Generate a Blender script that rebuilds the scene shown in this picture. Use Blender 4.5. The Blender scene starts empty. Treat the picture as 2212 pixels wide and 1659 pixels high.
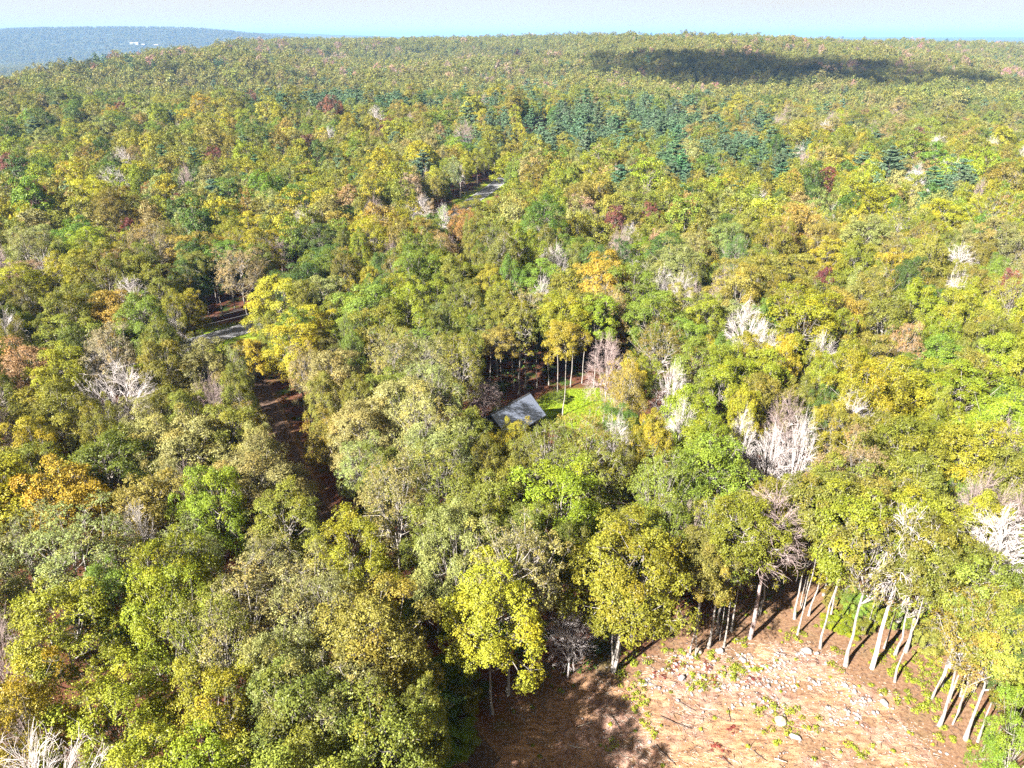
import bpy, bmesh, math, random
import numpy as np
from mathutils import Vector

scene = bpy.context.scene
C = scene.collection
R_ = math.radians
rng = np.random.default_rng(7)
random.seed(7)

# ------------------------------------------------------------------ camera, sky, sun, exposure
FPX, CX, CY = 1580.0, 1106.0, 829.5            # focal length and centre, in units of a 2212 x 1659 picture
CAMZ, HORIZON_V = 60.0, 80.0
PITCH = math.atan((CY - HORIZON_V) / FPX)
cam_data = bpy.data.cameras.new('camera')
cam = bpy.data.objects.new('camera', cam_data)
C.objects.link(cam)
cam_data.sensor_width = 36.0
cam_data.lens = 36.0 * FPX / 2212.0
cam_data.clip_start, cam_data.clip_end = 1.0, 60000.0
cam.location = (0, 0, CAMZ)
cam.rotation_euler = (math.pi / 2 - PITCH, 0, 0)
scene.camera = cam

SUN_EL, SUN_AZ = R_(35), R_(47)                # shadows fall away from the camera and to its right
to_sun = Vector((-math.sin(SUN_AZ) * math.cos(SUN_EL), -math.cos(SUN_AZ) * math.cos(SUN_EL), math.sin(SUN_EL)))
sun_data = bpy.data.lights.new('sun', 'SUN')
sun_data.energy, sun_data.angle, sun_data.color = 5.0, R_(0.5), (1.0, 0.95, 0.87)
sun = bpy.data.objects.new('sun', sun_data)
C.objects.link(sun)
sun.rotation_euler = (-to_sun).to_track_quat('-Z', 'Y').to_euler()

world = bpy.data.worlds.new('World')
scene.world = world
world.use_nodes = True
wn, wl = world.node_tree.nodes, world.node_tree.links
wn.clear()
sky = wn.new('ShaderNodeTexSky')
sky.sky_type = 'NISHITA'
sky.sun_disc = False
sky.sun_elevation = SUN_EL
sky.sun_rotation = math.atan2(to_sun.x, to_sun.y)
sky.air_density, sky.dust_density, sky.ozone_density = 0.2, 0.2, 3.0
bg = wn.new('ShaderNodeBackground')
bg.inputs['Strength'].default_value = 0.05
wo = wn.new('ShaderNodeOutputWorld')
# a thin milky veil of high cloud over the whole sky, uneven
wtc = wn.new('ShaderNodeTexCoord')
wmp = wn.new('ShaderNodeMapping')
wmp.inputs['Scale'].default_value = (1.0, 1.0, 7.0)
wl.new(wtc.outputs['Generated'], wmp.inputs[0])
wns = wn.new('ShaderNodeTexNoise')
wns.inputs['Scale'].default_value, wns.inputs['Detail'].default_value = 2.2, 6.0
wl.new(wmp.outputs[0], wns.inputs['Vector'])
wrg = wn.new('ShaderNodeMapRange')
wrg.inputs['From Min'].default_value, wrg.inputs['From Max'].default_value = 0.35, 0.65
wrg.inputs['To Min'].default_value, wrg.inputs['To Max'].default_value = 0.88, 0.98
wl.new(wns.outputs['Fac'], wrg.inputs['Value'])
wmx = wn.new('ShaderNodeMix')
wmx.data_type = 'RGBA'
wl.new(wrg.outputs[0], wmx.inputs[0])
wl.new(sky.outputs[0], wmx.inputs[6])
wmx.inputs[7].default_value = (2.55, 2.34, 1.85, 1)
wl.new(wmx.outputs[2], bg.inputs['Color'])
wl.new(bg.outputs[0], wo.inputs['Surface'])

scene.view_settings.view_transform = 'Standard'
scene.view_settings.look = 'None'
scene.view_settings.gamma = 1.0
scene.view_settings.use_curve_mapping = False
scene.view_settings.exposure = 2.85
scene.render.engine = 'CYCLES'
cy = scene.cycles
cy.max_bounces, cy.diffuse_bounces, cy.glossy_bounces, cy.transmission_bounces = 4, 2, 1, 2
cy.volume_bounces, cy.transparent_max_bounces = 0, 12
cy.use_denoising = False
cy.denoiser = 'OPENIMAGEDENOISE'
cy.denoising_input_passes = 'RGB_ALBEDO_NORMAL'
cy.sample_clamp_indirect = 4.0
cy.use_adaptive_sampling = True
cy.adaptive_threshold = 0.012

# ------------------------------------------------------------------ projection helpers
cp, sp = math.cos(PITCH), math.sin(PITCH)

def ray(u, v):
    x, y = (u - CX) / FPX, (CY - v) / FPX
    return x, cp + sp * y, -sp + cp * y

def at(u, v, z=0.0):
    dx, dy, dz = ray(u, v)
    t = (z - CAMZ) / dz
    return dx * t, dy * t

def project(x, y, z):
    x, y, z = np.asarray(x, float), np.asarray(y, float), np.asarray(z, float) - CAMZ
    depth = y * cp - z * sp
    up = y * sp + z * cp
    depth = np.where(depth < 0.5, 0.5, depth)
    return CX + FPX * x / depth, CY - FPX * up / depth, depth

def in_poly(px, py, poly):
    px, py = np.asarray(px, float), np.asarray(py, float)
    inside = np.zeros(px.shape, bool)
    n = len(poly)
    for i in range(n):
        x1, y1 = poly[i]
        x2, y2 = poly[(i + 1) % n]
        cond = ((y1 > py) != (y2 > py)) & (px < (x2 - x1) * (py - y1) / (y2 - y1 + 1e-12) + x1)
        inside ^= cond
    return inside

def seg_dist(px, py, line):
    px, py = np.asarray(px, float), np.asarray(py, float)
    best = np.full(px.shape, 1e9)
    for (x1, y1), (x2, y2) in zip(line[:-1], line[1:]):
        dx, dy = x2 - x1, y2 - y1
        t = np.clip(((px - x1) * dx + (py - y1) * dy) / (dx * dx + dy * dy), 0, 1)
        best = np.minimum(best, np.hypot(px - x1 - t * dx, py - y1 - t * dy))
    return best

def poly_dist(px, py, poly):
    d = seg_dist(px, py, list(poly) + [poly[0]])
    return np.where(in_poly(px, py, poly), -d, d)

def sstep(a, b, x):
    t = np.clip((np.asarray(x, float) - a) / (b - a), 0, 1)
    return t * t * (3 - 2 * t)

def hash2(ix, iy, s):
    h = np.sin(ix * 127.1 + iy * 311.7 + s * 74.7) * 43758.5453
    return h - np.floor(h)

def vnoise(x, y, s=0):
    x, y = np.asarray(x, float), np.asarray(y, float)
    ix, iy = np.floor(x), np.floor(y)
    fx, fy = x - ix, y - iy
    fx, fy = fx * fx * (3 - 2 * fx), fy * fy * (3 - 2 * fy)
    a, b = hash2(ix, iy, s), hash2(ix + 1, iy, s)
    c, d = hash2(ix, iy + 1, s), hash2(ix + 1, iy + 1, s)
    return (a * (1 - fx) + b * fx) * (1 - fy) + (c * (1 - fx) + d * fx) * fy

def fbm(x, y, s=0, o=4):
    t, a = 0.0, 0.5
    for i in range(o):
        t = t + a * vnoise(np.asarray(x) * 2 ** i, np.asarray(y) * 2 ** i, s + i)
        a *= 0.5
    return t

# ------------------------------------------------------------------ terrain
SKY_U = np.array([-300, 0, 100, 200, 300, 400, 480, 560, 700, 900, 1100, 1250, 1400, 1550, 1700, 1850, 2000, 2212, 2500.])
SKY_V = np.array([165, 148, 130, 120, 110, 101, 92, 84, 83, 82, 79, 74, 72, 74, 79, 86, 86, 92, 98.])
SKY_D = np.array([900, 950, 1000, 1080, 1200, 1350, 1480, 1650, 1850, 1900, 1850, 1700, 1600, 1600, 1700, 1850, 2000, 2100, 2200.])
SKY_AZ = np.arctan((SKY_U - CX) / FPX / (cp + sp * (CY - HORIZON_V) / FPX))
SKY_E = np.arctan((CY - SKY_V) / FPX) - PITCH
HILL_U = np.array([-600, -200, 0, 100, 200, 350, 420, 480, 540, 620, 700, 800.])
HILL_V = np.array([78, 70, 66, 63.5, 62, 61.5, 63, 67, 73, 80, 92, 120.])
HILL_AZ = np.arctan((HILL_U - CX) / FPX / (cp + sp * (CY - HORIZON_V) / FPX))
HILL_E = np.arctan((CY - HILL_V) / FPX) - PITCH
HIL2_U = np.array([300, 480, 560, 640, 720, 800, 900, 1000.])
HIL2_V = np.array([84, 75, 71, 71.5, 75, 77, 81, 90.])
HIL2_AZ = np.arctan((HIL2_U - CX) / FPX / (cp + sp * (CY - HORIZON_V) / FPX))
HIL2_E = np.arctan((CY - HIL2_V) / FPX) - PITCH

def terrain(x, y):
    x, y = np.asarray(x, float), np.asarray(y, float)
    d = np.hypot(x, y)
    az = np.arctan2(x, y)
    D = np.interp(az, SKY_AZ, SKY_D)
    e = np.interp(az, SKY_AZ, SKY_E)
    zr = CAMZ + D * np.tan(e) - 17.0
    s = np.clip((d - 260) / (D - 260), 0, 1.2)
    z = zr * s ** 1.8 - 9 * np.sin(np.pi * np.clip(s * 1.5, 0, 1)) ** 2
    und = (fbm(x / 420 + 5, y / 260 + 3, 11, 3) - 0.45) * 62
    z = z + und * sstep(280, 650, d) * (1 - 0.85 * sstep(0.7, 1.0, s))
    # beyond the skyline the land falls into a valley, then rises far away
    fall = np.clip(d - D, 0, None) * 0.14
    far = -75 + 128 * sstep(4500, 15000, d)
    zf = np.maximum(zr - fall, far + (fbm(x / 900, y / 900, 3, 3) - 0.45) * 30)
    z = np.where(d > D, zf, z)
    h1 = CAMZ + 7000 * np.tan(np.interp(az, HILL_AZ, HILL_E))
    w1 = sstep(5000, 7000, d) * (1 - sstep(7600, 9500, d)) * (az > -1.2) * (az < -0.18)
    z = z + np.clip(h1 - z, 0, None) * w1
    h2 = CAMZ + 10500 * np.tan(np.interp(az, HIL2_AZ, HIL2_E))
    w2 = sstep(9300, 10500, d) * (1 - sstep(11000, 12500, d)) * (az > -0.7) * (az < -0.05)
    z = z + np.clip(h2 - z, 0, None) * w2
    return z

# ------------------------------------------------------------------ layout of the near ground (metres)
ROAD = [(-190, 62), (-120, 101), (-63.5, 150.5), (-52, 167), (-43, 195), (-28, 255), (-15, 303), (-2, 352), (12, 420), (20, 470)]
TRACK = [(-59, 149), (-45, 119), (-28, 86), (-14, 61), (-6, 50), (2, 40)]
CLEAR_PX = [(1010, 1750), (1060, 1600), (1120, 1520), (1220, 1462), (1330, 1440), (1440, 1405), (1560, 1395), (1690, 1370),
            (1800, 1400), (1880, 1440), (1960, 1490), (2010, 1560), (2060, 1659), (2110, 1800)]
CLEARING = [at(u, v) for u, v in CLEAR_PX]
CLEARING = CLEARING[1:-1] + [(48, 33), (40, 18), (-6, 18), (-6, 40)]
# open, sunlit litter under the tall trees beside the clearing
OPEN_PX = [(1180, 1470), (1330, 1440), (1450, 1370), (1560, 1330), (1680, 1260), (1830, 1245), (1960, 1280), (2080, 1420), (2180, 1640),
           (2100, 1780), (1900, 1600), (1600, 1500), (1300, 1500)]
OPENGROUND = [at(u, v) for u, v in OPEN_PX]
LAWN_PX = [(1165, 868), (1200, 848), (1295, 838), (1330, 860), (1335, 920), (1300, 990), (1265, 985), (1255, 930), (1215, 915), (1185, 925), (1170, 900)]
LAWN = [at(u, v) for u, v in LAWN_PX]

# ------------------------------------------------------------------ mesh and material helpers
def mesh_np(name, verts, faces, mat=None, smooth=False, face_attr=None, vert_attr=None):
    me = bpy.data.meshes.new(name)
    verts = np.asarray(verts, np.float32).reshape(-1, 3)
    k = faces.shape[1]
    me.vertices.add(len(verts))
    me.vertices.foreach_set('co', verts.ravel())
    me.loops.add(faces.size)
    me.loops.foreach_set('vertex_index', faces.astype(np.int32).ravel())
    me.polygons.add(len(faces))
    me.polygons.foreach_set('loop_start', np.arange(0, faces.size, k, dtype=np.int32))
    me.update(calc_edges=True)
    if smooth:
        me.polygons.foreach_set('use_smooth', np.ones(len(faces), bool))
    for an, av in (face_attr or {}).items():
        a = me.attributes.new(an, 'FLOAT', 'FACE')
        a.data.foreach_set('value', np.asarray(av, np.float32))
    for an, av in (vert_attr or {}).items():
        a = me.attributes.new(an, 'FLOAT', 'POINT')
        a.data.foreach_set('value', np.asarray(av, np.float32))
    if mat is not None:
        me.materials.append(mat)
    me.validate()
    return me

def link(name, data, parent=None, kind=None, label=None, cat=None, group=None, loc=None):
    o = bpy.data.objects.new(name, data)
    C.objects.link(o)
    if parent is not None:
        o.parent = parent
    if loc is not None:
        o.location = loc
    for k, v in (('kind', kind), ('label', label), ('category', cat), ('group', group)):
        if v:
            o[k] = v
    return o

class MB:
    def __init__(self):
        self.v, self.f = [], []
    def box(self, c, s, rz=0.0):
        n = len(self.v)
        ca, sa = math.cos(rz), math.sin(rz)
        for dz in (-.5, .5):
            for dx, dy in ((-.5, -.5), (.5, -.5), (.5, .5), (-.5, .5)):
                X, Y = dx * s[0], dy * s[1]
                self.v.append((c[0] + X * ca - Y * sa, c[1] + X * sa + Y * ca, c[2] + dz * s[2]))
        self.f += [[n + i for i in q] for q in ((3, 2, 1, 0), (4, 5, 6, 7), (0, 1, 5, 4), (1, 2, 6, 5), (2, 3, 7, 6), (3, 0, 4, 7))]
        return self
    def poly(self, pts):
        n = len(self.v)
        self.v += [tuple(p) for p in pts]
        self.f.append(list(range(n, n + len(pts))))
        return self
    def prism(self, pts, off):
        n, k = len(self.v), len(pts)
        self.v += [tuple(p) for p in pts] + [(p[0] + off[0], p[1] + off[1], p[2] + off[2]) for p in pts]
        self.f.append(list(range(n + k - 1, n - 1, -1)))
        self.f.append(list(range(n + k, n + 2 * k)))
        for i in range(k):
            j = (i + 1) % k
            self.f.append([n + i, n + j, n + k + j, n + k + i])
        return self
    def mesh(self, name, mat):
        me = bpy.data.meshes.new(name)
        me.from_pydata(self.v, [], self.f)
        me.materials.append(mat)
        bm = bmesh.new()
        bm.from_mesh(me)
        bmesh.ops.recalc_face_normals(bm, faces=bm.faces)
        bm.to_mesh(me)
        bm.free()
        return me

def new_mat(name):
    m = bpy.data.materials.new(name)
    m.use_nodes = True
    m.node_tree.nodes.clear()
    return m, m.node_tree.nodes, m.node_tree.links

def N(nodes, typ, **kw):
    n = nodes.new(typ)
    for k, v in kw.items():
        setattr(n, k, v)
    return n

def mix_rgb(nodes, links, fac, a, b, blend='MIX'):
    m = N(nodes, 'ShaderNodeMix', data_type='RGBA', blend_type=blend)
    for sock, val in ((m.inputs[0], fac), (m.inputs[6], a), (m.inputs[7], b)):
        if isinstance(val, (int, float)):
            sock.default_value = val
        elif isinstance(val, tuple):
            sock.default_value = (*val, 1) if len(val) == 3 else val
        else:
            links.new(val, sock)
    return m.outputs[2]

def noise_node(nodes, links, scale, detail=4, rough=0.55, coord=None, out='Fac', mscale=None):
    n = N(nodes, 'ShaderNodeTexNoise')
    n.inputs['Scale'].default_value, n.inputs['Detail'].default_value, n.inputs['Roughness'].default_value = scale, detail, rough
    if coord is not None:
        if mscale:
            mp = N(nodes, 'ShaderNodeMapping')
            mp.inputs['Scale'].default_value = mscale
            links.new(coord, mp.inputs[0])
            coord = mp.outputs[0]
        links.new(coord, n.inputs['Vector'])
    return n.outputs[out]

def ramp(nodes, links, fac, stops):
    r = N(nodes, 'ShaderNodeValToRGB')
    cr = r.color_ramp
    while len(cr.elements) < len(stops):
        cr.elements.new(0.5)
    for el, (p, c) in zip(cr.elements, stops):
        el.position = p
        el.color = (*c, 1) if len(c) == 3 else c
    links.new(fac, r.inputs[0])
    return r.outputs[0]

ALB = 0.75          # overall reflectance of the place's surfaces

def noisy_mat(name, c1, c2, scale=3.0, rough=0.8, bump=0.0, spec=0.3, metallic=0.0, coord='Object', bdist=0.05):
    m, n, l = new_mat(name)
    tc = N(n, 'ShaderNodeTexCoord')
    f = noise_node(n, l, scale, 6, 0.6, tc.outputs[coord])
    c1, c2 = tuple(q * ALB for q in c1), tuple(q * ALB for q in c2)
    col = ramp(n, l, f, [(0.3, c1), (0.7, c2)])
    b = N(n, 'ShaderNodeBsdfPrincipled')
    l.new(col, b.inputs['Base Color'])
    b.inputs['Roughness'].default_value = rough
    b.inputs['Specular IOR Level'].default_value = spec
    b.inputs['Metallic'].default_value = metallic
    if bump:
        bn = N(n, 'ShaderNodeBump')
        bn.inputs['Strength'].default_value, bn.inputs['Distance'].default_value = bump, bdist
        l.new(f, bn.inputs['Height'])
        l.new(bn.outputs[0], b.inputs['Normal'])
    o = N(n, 'ShaderNodeOutputMaterial')
    l.new(b.outputs[0], o.inputs[0])
    return m

def leaf_material(name, translucent=0.3):
    """Leaves: colour = the tree's own tint (object or instance attribute) times leaf-to-leaf variation."""
    m, n, l = new_mat(name)
    t = N(n, 'ShaderNodeAttribute', attribute_type='INSTANCER', attribute_name='tint')
    a = N(n, 'ShaderNodeAttribute', attribute_type='GEOMETRY', attribute_name='shade')
    h = N(n, 'ShaderNodeAttribute', attribute_type='GEOMETRY', attribute_name='hue')
    mul = N(n, 'ShaderNodeVectorMath', operation='SCALE')
    l.new(t.outputs['Vector'], mul.inputs[0])
    k = N(n, 'ShaderNodeMath', operation='MULTIPLY')
    k.inputs[1].default_value = ALB
    l.new(a.outputs['Fac'], k.inputs[0])
    l.new(k.outputs[0], mul.inputs['Scale'])
    warm = N(n, 'ShaderNodeVectorMath', operation='MULTIPLY')
    l.new(mul.outputs[0], warm.inputs[0])
    warm.inputs[1].default_value = (1.25, 1.0, 0.7)
    col = mix_rgb(n, l, h.outputs['Fac'], mul.outputs[0], warm.outputs[0])
    d = N(n, 'ShaderNodeBsdfDiffuse')
    tr = N(n, 'ShaderNodeBsdfTranslucent')
    gl = N(n, 'ShaderNodeBsdfGlossy')
    gl.inputs['Roughness'].default_value = 0.45
    gl.inputs['Color'].default_value = (0.8, 0.8, 0.8, 1)
    l.new(col, d.inputs['Color'])
    tc = N(n, 'ShaderNodeVectorMath', operation='MULTIPLY')
    l.new(col, tc.inputs[0])
    tc.inputs[1].default_value = (1.25, 1.3, 0.6)
    l.new(tc.outputs[0], tr.inputs['Color'])
    ms = N(n, 'ShaderNodeMixShader')
    ms.inputs[0].default_value = translucent
    l.new(d.outputs[0], ms.inputs[1])
    l.new(tr.outputs[0], ms.inputs[2])
    ms2 = N(n, 'ShaderNodeMixShader')
    ms2.inputs[0].default_value = 0.012
    l.new(ms.outputs[0], ms2.inputs[1])
    l.new(gl.outputs[0], ms2.inputs[2])
    o = N(n, 'ShaderNodeOutputMaterial')
    l.new(ms2.outputs[0], o.inputs[0])
    return m

M = {}
M['leaf'] = leaf_material('leaf', 0.16)
M['needle'] = leaf_material('needle', 0.12)
M['bark'] = noisy_mat('bark', (0.13, 0.115, 0.10), (0.33, 0.30, 0.27), 2.5, 0.9, 0.4, 0.1)
M['bark_pale'] = noisy_mat('bark_pale', (0.12, 0.10, 0.085), (0.40, 0.37, 0.34), 3.5, 0.9, 0.3, 0.1)
M['bark_white'] = noisy_mat('bark_white', (0.36, 0.32, 0.31), (0.60, 0.55, 0.54), 2.5, 0.9, 0.3, 0.1)
M['bark_pink'] = noisy_mat('bark_pink', (0.22, 0.165, 0.155), (0.38, 0.30, 0.285), 2.5, 0.9, 0.3, 0.1)
M['bark_dark'] = noisy_mat('bark_dark', (0.06, 0.045, 0.035), (0.13, 0.10, 0.08), 4, 0.9, 0.4, 0.1)

# ------------------------------------------------------------------ ground sheet
def ground_material():
    m, n, l = new_mat('ground')
    geo = N(n, 'ShaderNodeNewGeometry')
    pos = geo.outputs['Position']
    at_open = N(n, 'ShaderNodeAttribute', attribute_name='open')
    at_grass = N(n, 'ShaderNodeAttribute', attribute_name='lawn')
    at_far = N(n, 'ShaderNodeAttribute', attribute_name='far')
    big = noise_node(n, l, 0.25, 6, 0.65, pos)
    fine = noise_node(n, l, 3.0, 6, 0.7, pos)
    litter = ramp(n, l, fine, [(0.25, (0.035, 0.018, 0.012)), (0.5, (0.10, 0.042, 0.026)), (0.75, (0.17, 0.085, 0.05))])
    green = ramp(n, l, fine, [(0.3, (0.02, 0.035, 0.008)), (0.7, (0.06, 0.085, 0.02))])
    gm = ramp(n, l, big, [(0.5, (0, 0, 0)), (0.62, (1, 1, 1))])
    forest = mix_rgb(n, l, gm, litter, green)
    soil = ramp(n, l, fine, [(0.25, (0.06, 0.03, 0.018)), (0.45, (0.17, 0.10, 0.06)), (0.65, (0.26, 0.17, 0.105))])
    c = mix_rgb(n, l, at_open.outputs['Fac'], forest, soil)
    lawn = ramp(n, l, noise_node(n, l, 0.8, 6, 0.7, pos), [(0.3, (0.12, 0.2, 0.012)), (0.55, (0.2, 0.3, 0.02)), (0.78, (0.34, 0.31, 0.07))])
    c = mix_rgb(n, l, at_grass.outputs['Fac'], c, lawn)
    woods = ramp(n, l, noise_node(n, l, 0.02, 8, 0.75, pos), [(0.3, (0.03, 0.045, 0.02)), (0.5, (0.07, 0.08, 0.035)), (0.68, (0.12, 0.10, 0.05))])
    c = mix_rgb(n, l, at_far.outputs['Fac'], c, woods)
    c = mix_rgb(n, l, 1.0, c, (ALB, ALB, ALB), 'MULTIPLY')
    b = N(n, 'ShaderNodeBsdfDiffuse')
    l.new(c, b.inputs['Color'])
    bn = N(n, 'ShaderNodeBump')
    bn.inputs['Strength'].default_value, bn.inputs['Distance'].default_value = 0.7, 0.12
    l.new(fine, bn.inputs['Height'])
    l.new(bn.outputs[0], b.inputs['Normal'])
    o = N(n, 'ShaderNodeOutputMaterial')
    l.new(b.outputs[0], o.inputs[0])
    return m

def build_ground():
    az = np.concatenate([np.linspace(-180, -60, 30, endpoint=False), np.linspace(-60, 60, 200, endpoint=False), np.linspace(60, 180, 30, endpoint=False)])
    az = np.radians(az)
    r = np.concatenate([[0.01], np.linspace(8, 40, 8, endpoint=False), np.arange(40, 140, 0.9), np.geomspace(140, 30000, 150)])
    A, Rr = np.meshgrid(az, r)
    x, y = Rr * np.sin(A), Rr * np.cos(A)
    z = terrain(x, y)
    na = len(az)
    i = np.arange(len(r) - 1)[:, None] * na
    j = np.arange(na)[None, :]
    j2 = (j + 1) % na
    f = np.stack([i + j, i + j2, i + na + j2, i + na + j], -1).reshape(-1, 4)[:, ::-1]
    xf, yf = x.ravel(), y.ravel()
    wob = (fbm(xf / 4, yf / 4, 21, 3) - 0.45) * 6
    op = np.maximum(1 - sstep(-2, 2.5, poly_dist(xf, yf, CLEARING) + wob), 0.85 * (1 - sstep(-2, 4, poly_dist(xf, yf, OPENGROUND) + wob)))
    op = np.maximum(op, 1 - sstep(1.6, 2.8, seg_dist(xf, yf, TRACK) + wob * 0.15))
    la = 1 - sstep(-1, 1.2, poly_dist(xf, yf, LAWN) + wob * 0.3)
    la = np.maximum(la, 0.85 * (1 - sstep(5.0, 6.5, seg_dist(xf, yf, ROAD) + wob * 0.2)))
    fa = sstep(700, 1500, np.hypot(xf, yf))
    me = mesh_np('ground', np.stack([xf, yf, z.ravel()], -1), f, ground_material(), True, vert_attr={'open': op, 'lawn': la, 'far': fa})
    link('ground', me, kind='structure')
build_ground()

# the scraped clearing: a finer sheet with ruts and clods lying on the ground
def build_clearing():
    m, n, l = new_mat('clearing_soil')
    geo = N(n, 'ShaderNodeNewGeometry')
    pos = geo.outputs['Position']
    big = noise_node(n, l, 0.16, 5, 0.6, pos)
    mid = noise_node(n, l, 1.1, 6, 0.7, pos)
    fine = noise_node(n, l, 7.0, 5, 0.7, pos)
    rut = noise_node(n, l, 1.0, 5, 0.65, pos, mscale=(0.5, 2.6, 1))
    base = ramp(n, l, mid, [(0.3, (0.06, 0.03, 0.022)), (0.42, (0.19, 0.108, 0.078)), (0.55, (0.27, 0.168, 0.125)), (0.72, (0.34, 0.235, 0.19))])
    ochre = ramp(n, l, rut, [(0.3, (0.08, 0.042, 0.022)), (0.45, (0.23, 0.13, 0.072)), (0.58, (0.31, 0.188, 0.108)), (0.75, (0.38, 0.25, 0.16))])
    c = mix_rgb(n, l, ramp(n, l, big, [(0.42, (0, 0, 0)), (0.56, (1, 1, 1))]), base, ochre)
    c = mix_rgb(n, l, 1.0, c, (1.2, 1.2, 1.22), 'MULTIPLY')
    c = mix_rgb(n, l, ramp(n, l, fine, [(0.52, (0, 0, 0)), (0.66, (0.85, 0.85, 0.85))]), c, (0.06, 0.03, 0.025))
    c = mix_rgb(n, l, 1.0, c, (ALB, ALB, ALB), 'MULTIPLY')
    b = N(n, 'ShaderNodeBsdfDiffuse')
    l.new(c, b.inputs['Color'])
    bn = N(n, 'ShaderNodeBump')
    bn.inputs['Strength'].default_value, bn.inputs['Distance'].default_value = 0.9, 0.12
    l.new(fine, bn.inputs['Height'])
    l.new(bn.outputs[0], b.inputs['Normal'])
    o = N(n, 'ShaderNodeOutputMaterial')
    l.new(b.outputs[0], o.inputs[0])
    xs, ys = np.arange(-14, 52, 0.2), np.arange(18, 74, 0.2)
    X, Y = np.meshgrid(xs, ys)
    pd = poly_dist(X, Y, CLEARING) + (fbm(X / 4, Y / 4, 21, 3) - 0.45) * 6
    mask = 1 - sstep(-2.5, 1.5, pd)
    ang = 0.45
    a, bb = X * math.cos(ang) - Y * math.sin(ang), X * math.sin(ang) + Y * math.cos(ang)
    rut_h = np.abs(fbm(a / 5, bb / 0.9, 5, 3) - 0.45) * 0.6
    h = (fbm(X / 3, Y / 3, 9, 3) - .45) * 0.35 + (fbm(X / 0.7, Y / 0.7, 13, 3) - .45) * 0.28 - rut_h * 0.5
    Z = -0.25 + mask * (0.36 + h)
    nx = len(xs)
    i = np.arange(len(ys) - 1)[:, None] * nx
    j = np.arange(nx - 1)[None, :]
    f = np.stack([i + j, i + j + 1, i + nx + j + 1, i + nx + j], -1).reshape(-1, 4)
    keep = mask.ravel()[f].max(1) > 0.02
    me = mesh_np('clearing_ground', np.stack([X, Y, Z], -1).reshape(-1, 3), f[keep], m, True)
    link('clearing_ground', me, kind='structure')
    def height(x, y):
        ii = np.clip(((np.asarray(y) - 18) / 0.2).astype(int), 0, len(ys) - 1)
        jj = np.clip(((np.asarray(x) + 14) / 0.2).astype(int), 0, nx - 1)
        return np.maximum(Z[ii, jj], 0)
    return height
soil_z = build_clearing()

# road with verge lines
def ribbon(name, line, w, z, mat, off=0.0, kind='structure', sub=6):
    L = np.array(line, float)
    t = np.linspace(0, len(L) - 1, (len(L) - 1) * sub + 1)
    xs, ys = np.interp(t, np.arange(len(L)), L[:, 0]), np.interp(t, np.arange(len(L)), L[:, 1])
    for _ in range(14):
        xs[1:-1] = (xs[:-2] + 2 * xs[1:-1] + xs[2:]) / 4
        ys[1:-1] = (ys[:-2] + 2 * ys[1:-1] + ys[2:]) / 4
    tx, ty = np.gradient(xs), np.gradient(ys)
    ln = np.hypot(tx, ty)
    nx, ny = -ty / ln, tx / ln
    k = 5
    o = off + np.linspace(-w / 2, w / 2, k)
    X, Y = xs[:, None] + nx[:, None] * o, ys[:, None] + ny[:, None] * o
    Z = terrain(xs, ys)[:, None] + z + 0 * X
    i = np.arange(len(xs) - 1)[:, None] * k
    j = np.arange(k - 1)[None, :]
    f = np.stack([i + j, i + j + 1, i + k + j + 1, i + k + j], -1).reshape(-1, 4)[:, ::-1]
    me = mesh_np(name, np.stack([X, Y, Z], -1).reshape(-1, 3), f, mat, True)
    return link(name, me, kind=kind)
M['asphalt'] = noisy_mat('asphalt', (0.13, 0.13, 0.14), (0.17, 0.17, 0.175), 1.5, 0.85, 0.1, 0.3, coord='Object')
M['paint_yellow'] = noisy_mat('paint_yellow', (0.5, 0.36, 0.08), (0.6, 0.45, 0.12), 3, 0.7)
M['paint_white'] = noisy_mat('paint_white', (0.6, 0.6, 0.58), (0.75, 0.75, 0.73), 3, 0.7)
road = ribbon('road', ROAD, 6.4, 0.12, M['asphalt'])
for nm, off, mt in (('edge_line', 3.0, 'paint_white'), ('edge_line', -3.0, 'paint_white')):
    o = ribbon(nm, ROAD, 0.11, 0.126, M[mt], off, kind=None)
    o.parent = road
M['track'] = noisy_mat('track', (0.05, 0.032, 0.024), (0.13, 0.085, 0.062), 2.0, 0.95, 0.5, 0.1)
ribbon('dirt_track', TRACK, 2.8, 0.03, M['track'])

# ------------------------------------------------------------------ tree shapes
def tubes(P, R, sides):
    """P (B,n,3) polylines, R (B,n) radii -> verts, quads."""
    B, n, _ = P.shape
    T = np.gradient(P, axis=1)
    T /= np.linalg.norm(T, axis=2, keepdims=True) + 1e-9
    ref = np.where(np.abs(T[..., 2:3]) < 0.9, np.array([0, 0, 1.0]), np.array([1.0, 0, 0]))
    U = np.cross(T, ref)
    U /= np.linalg.norm(U, axis=2, keepdims=True) + 1e-9
    V = np.cross(T, U)
    a = np.arange(sides) * 2 * np.pi / sides
    ring = P[:, :, None, :] + R[:, :, None, None] * (np.cos(a)[:, None] * U[:, :, None, :] + np.sin(a)[:, None] * V[:, :, None, :])
    base = (np.arange(B)[:, None, None] * n + np.arange(n - 1)[None, :, None]) * sides
    k, k2 = np.arange(sides)[None, None, :], (np.arange(sides)[None, None, :] + 1) % sides
    f = np.stack([base + k, base + k2, base + sides + k2, base + sides + k], -1).reshape(-1, 4)
    return ring.reshape(-1, 3), f

def cat(parts):
    vs, fs, o = [], [], 0
    for v, f in parts:
        vs.append(v)
        fs.append(f + o)
        o += len(v)
    return np.concatenate(vs), np.concatenate(fs)

def unit(v):
    return v / (np.linalg.norm(v, axis=-1, keepdims=True) + 1e-9)

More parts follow.
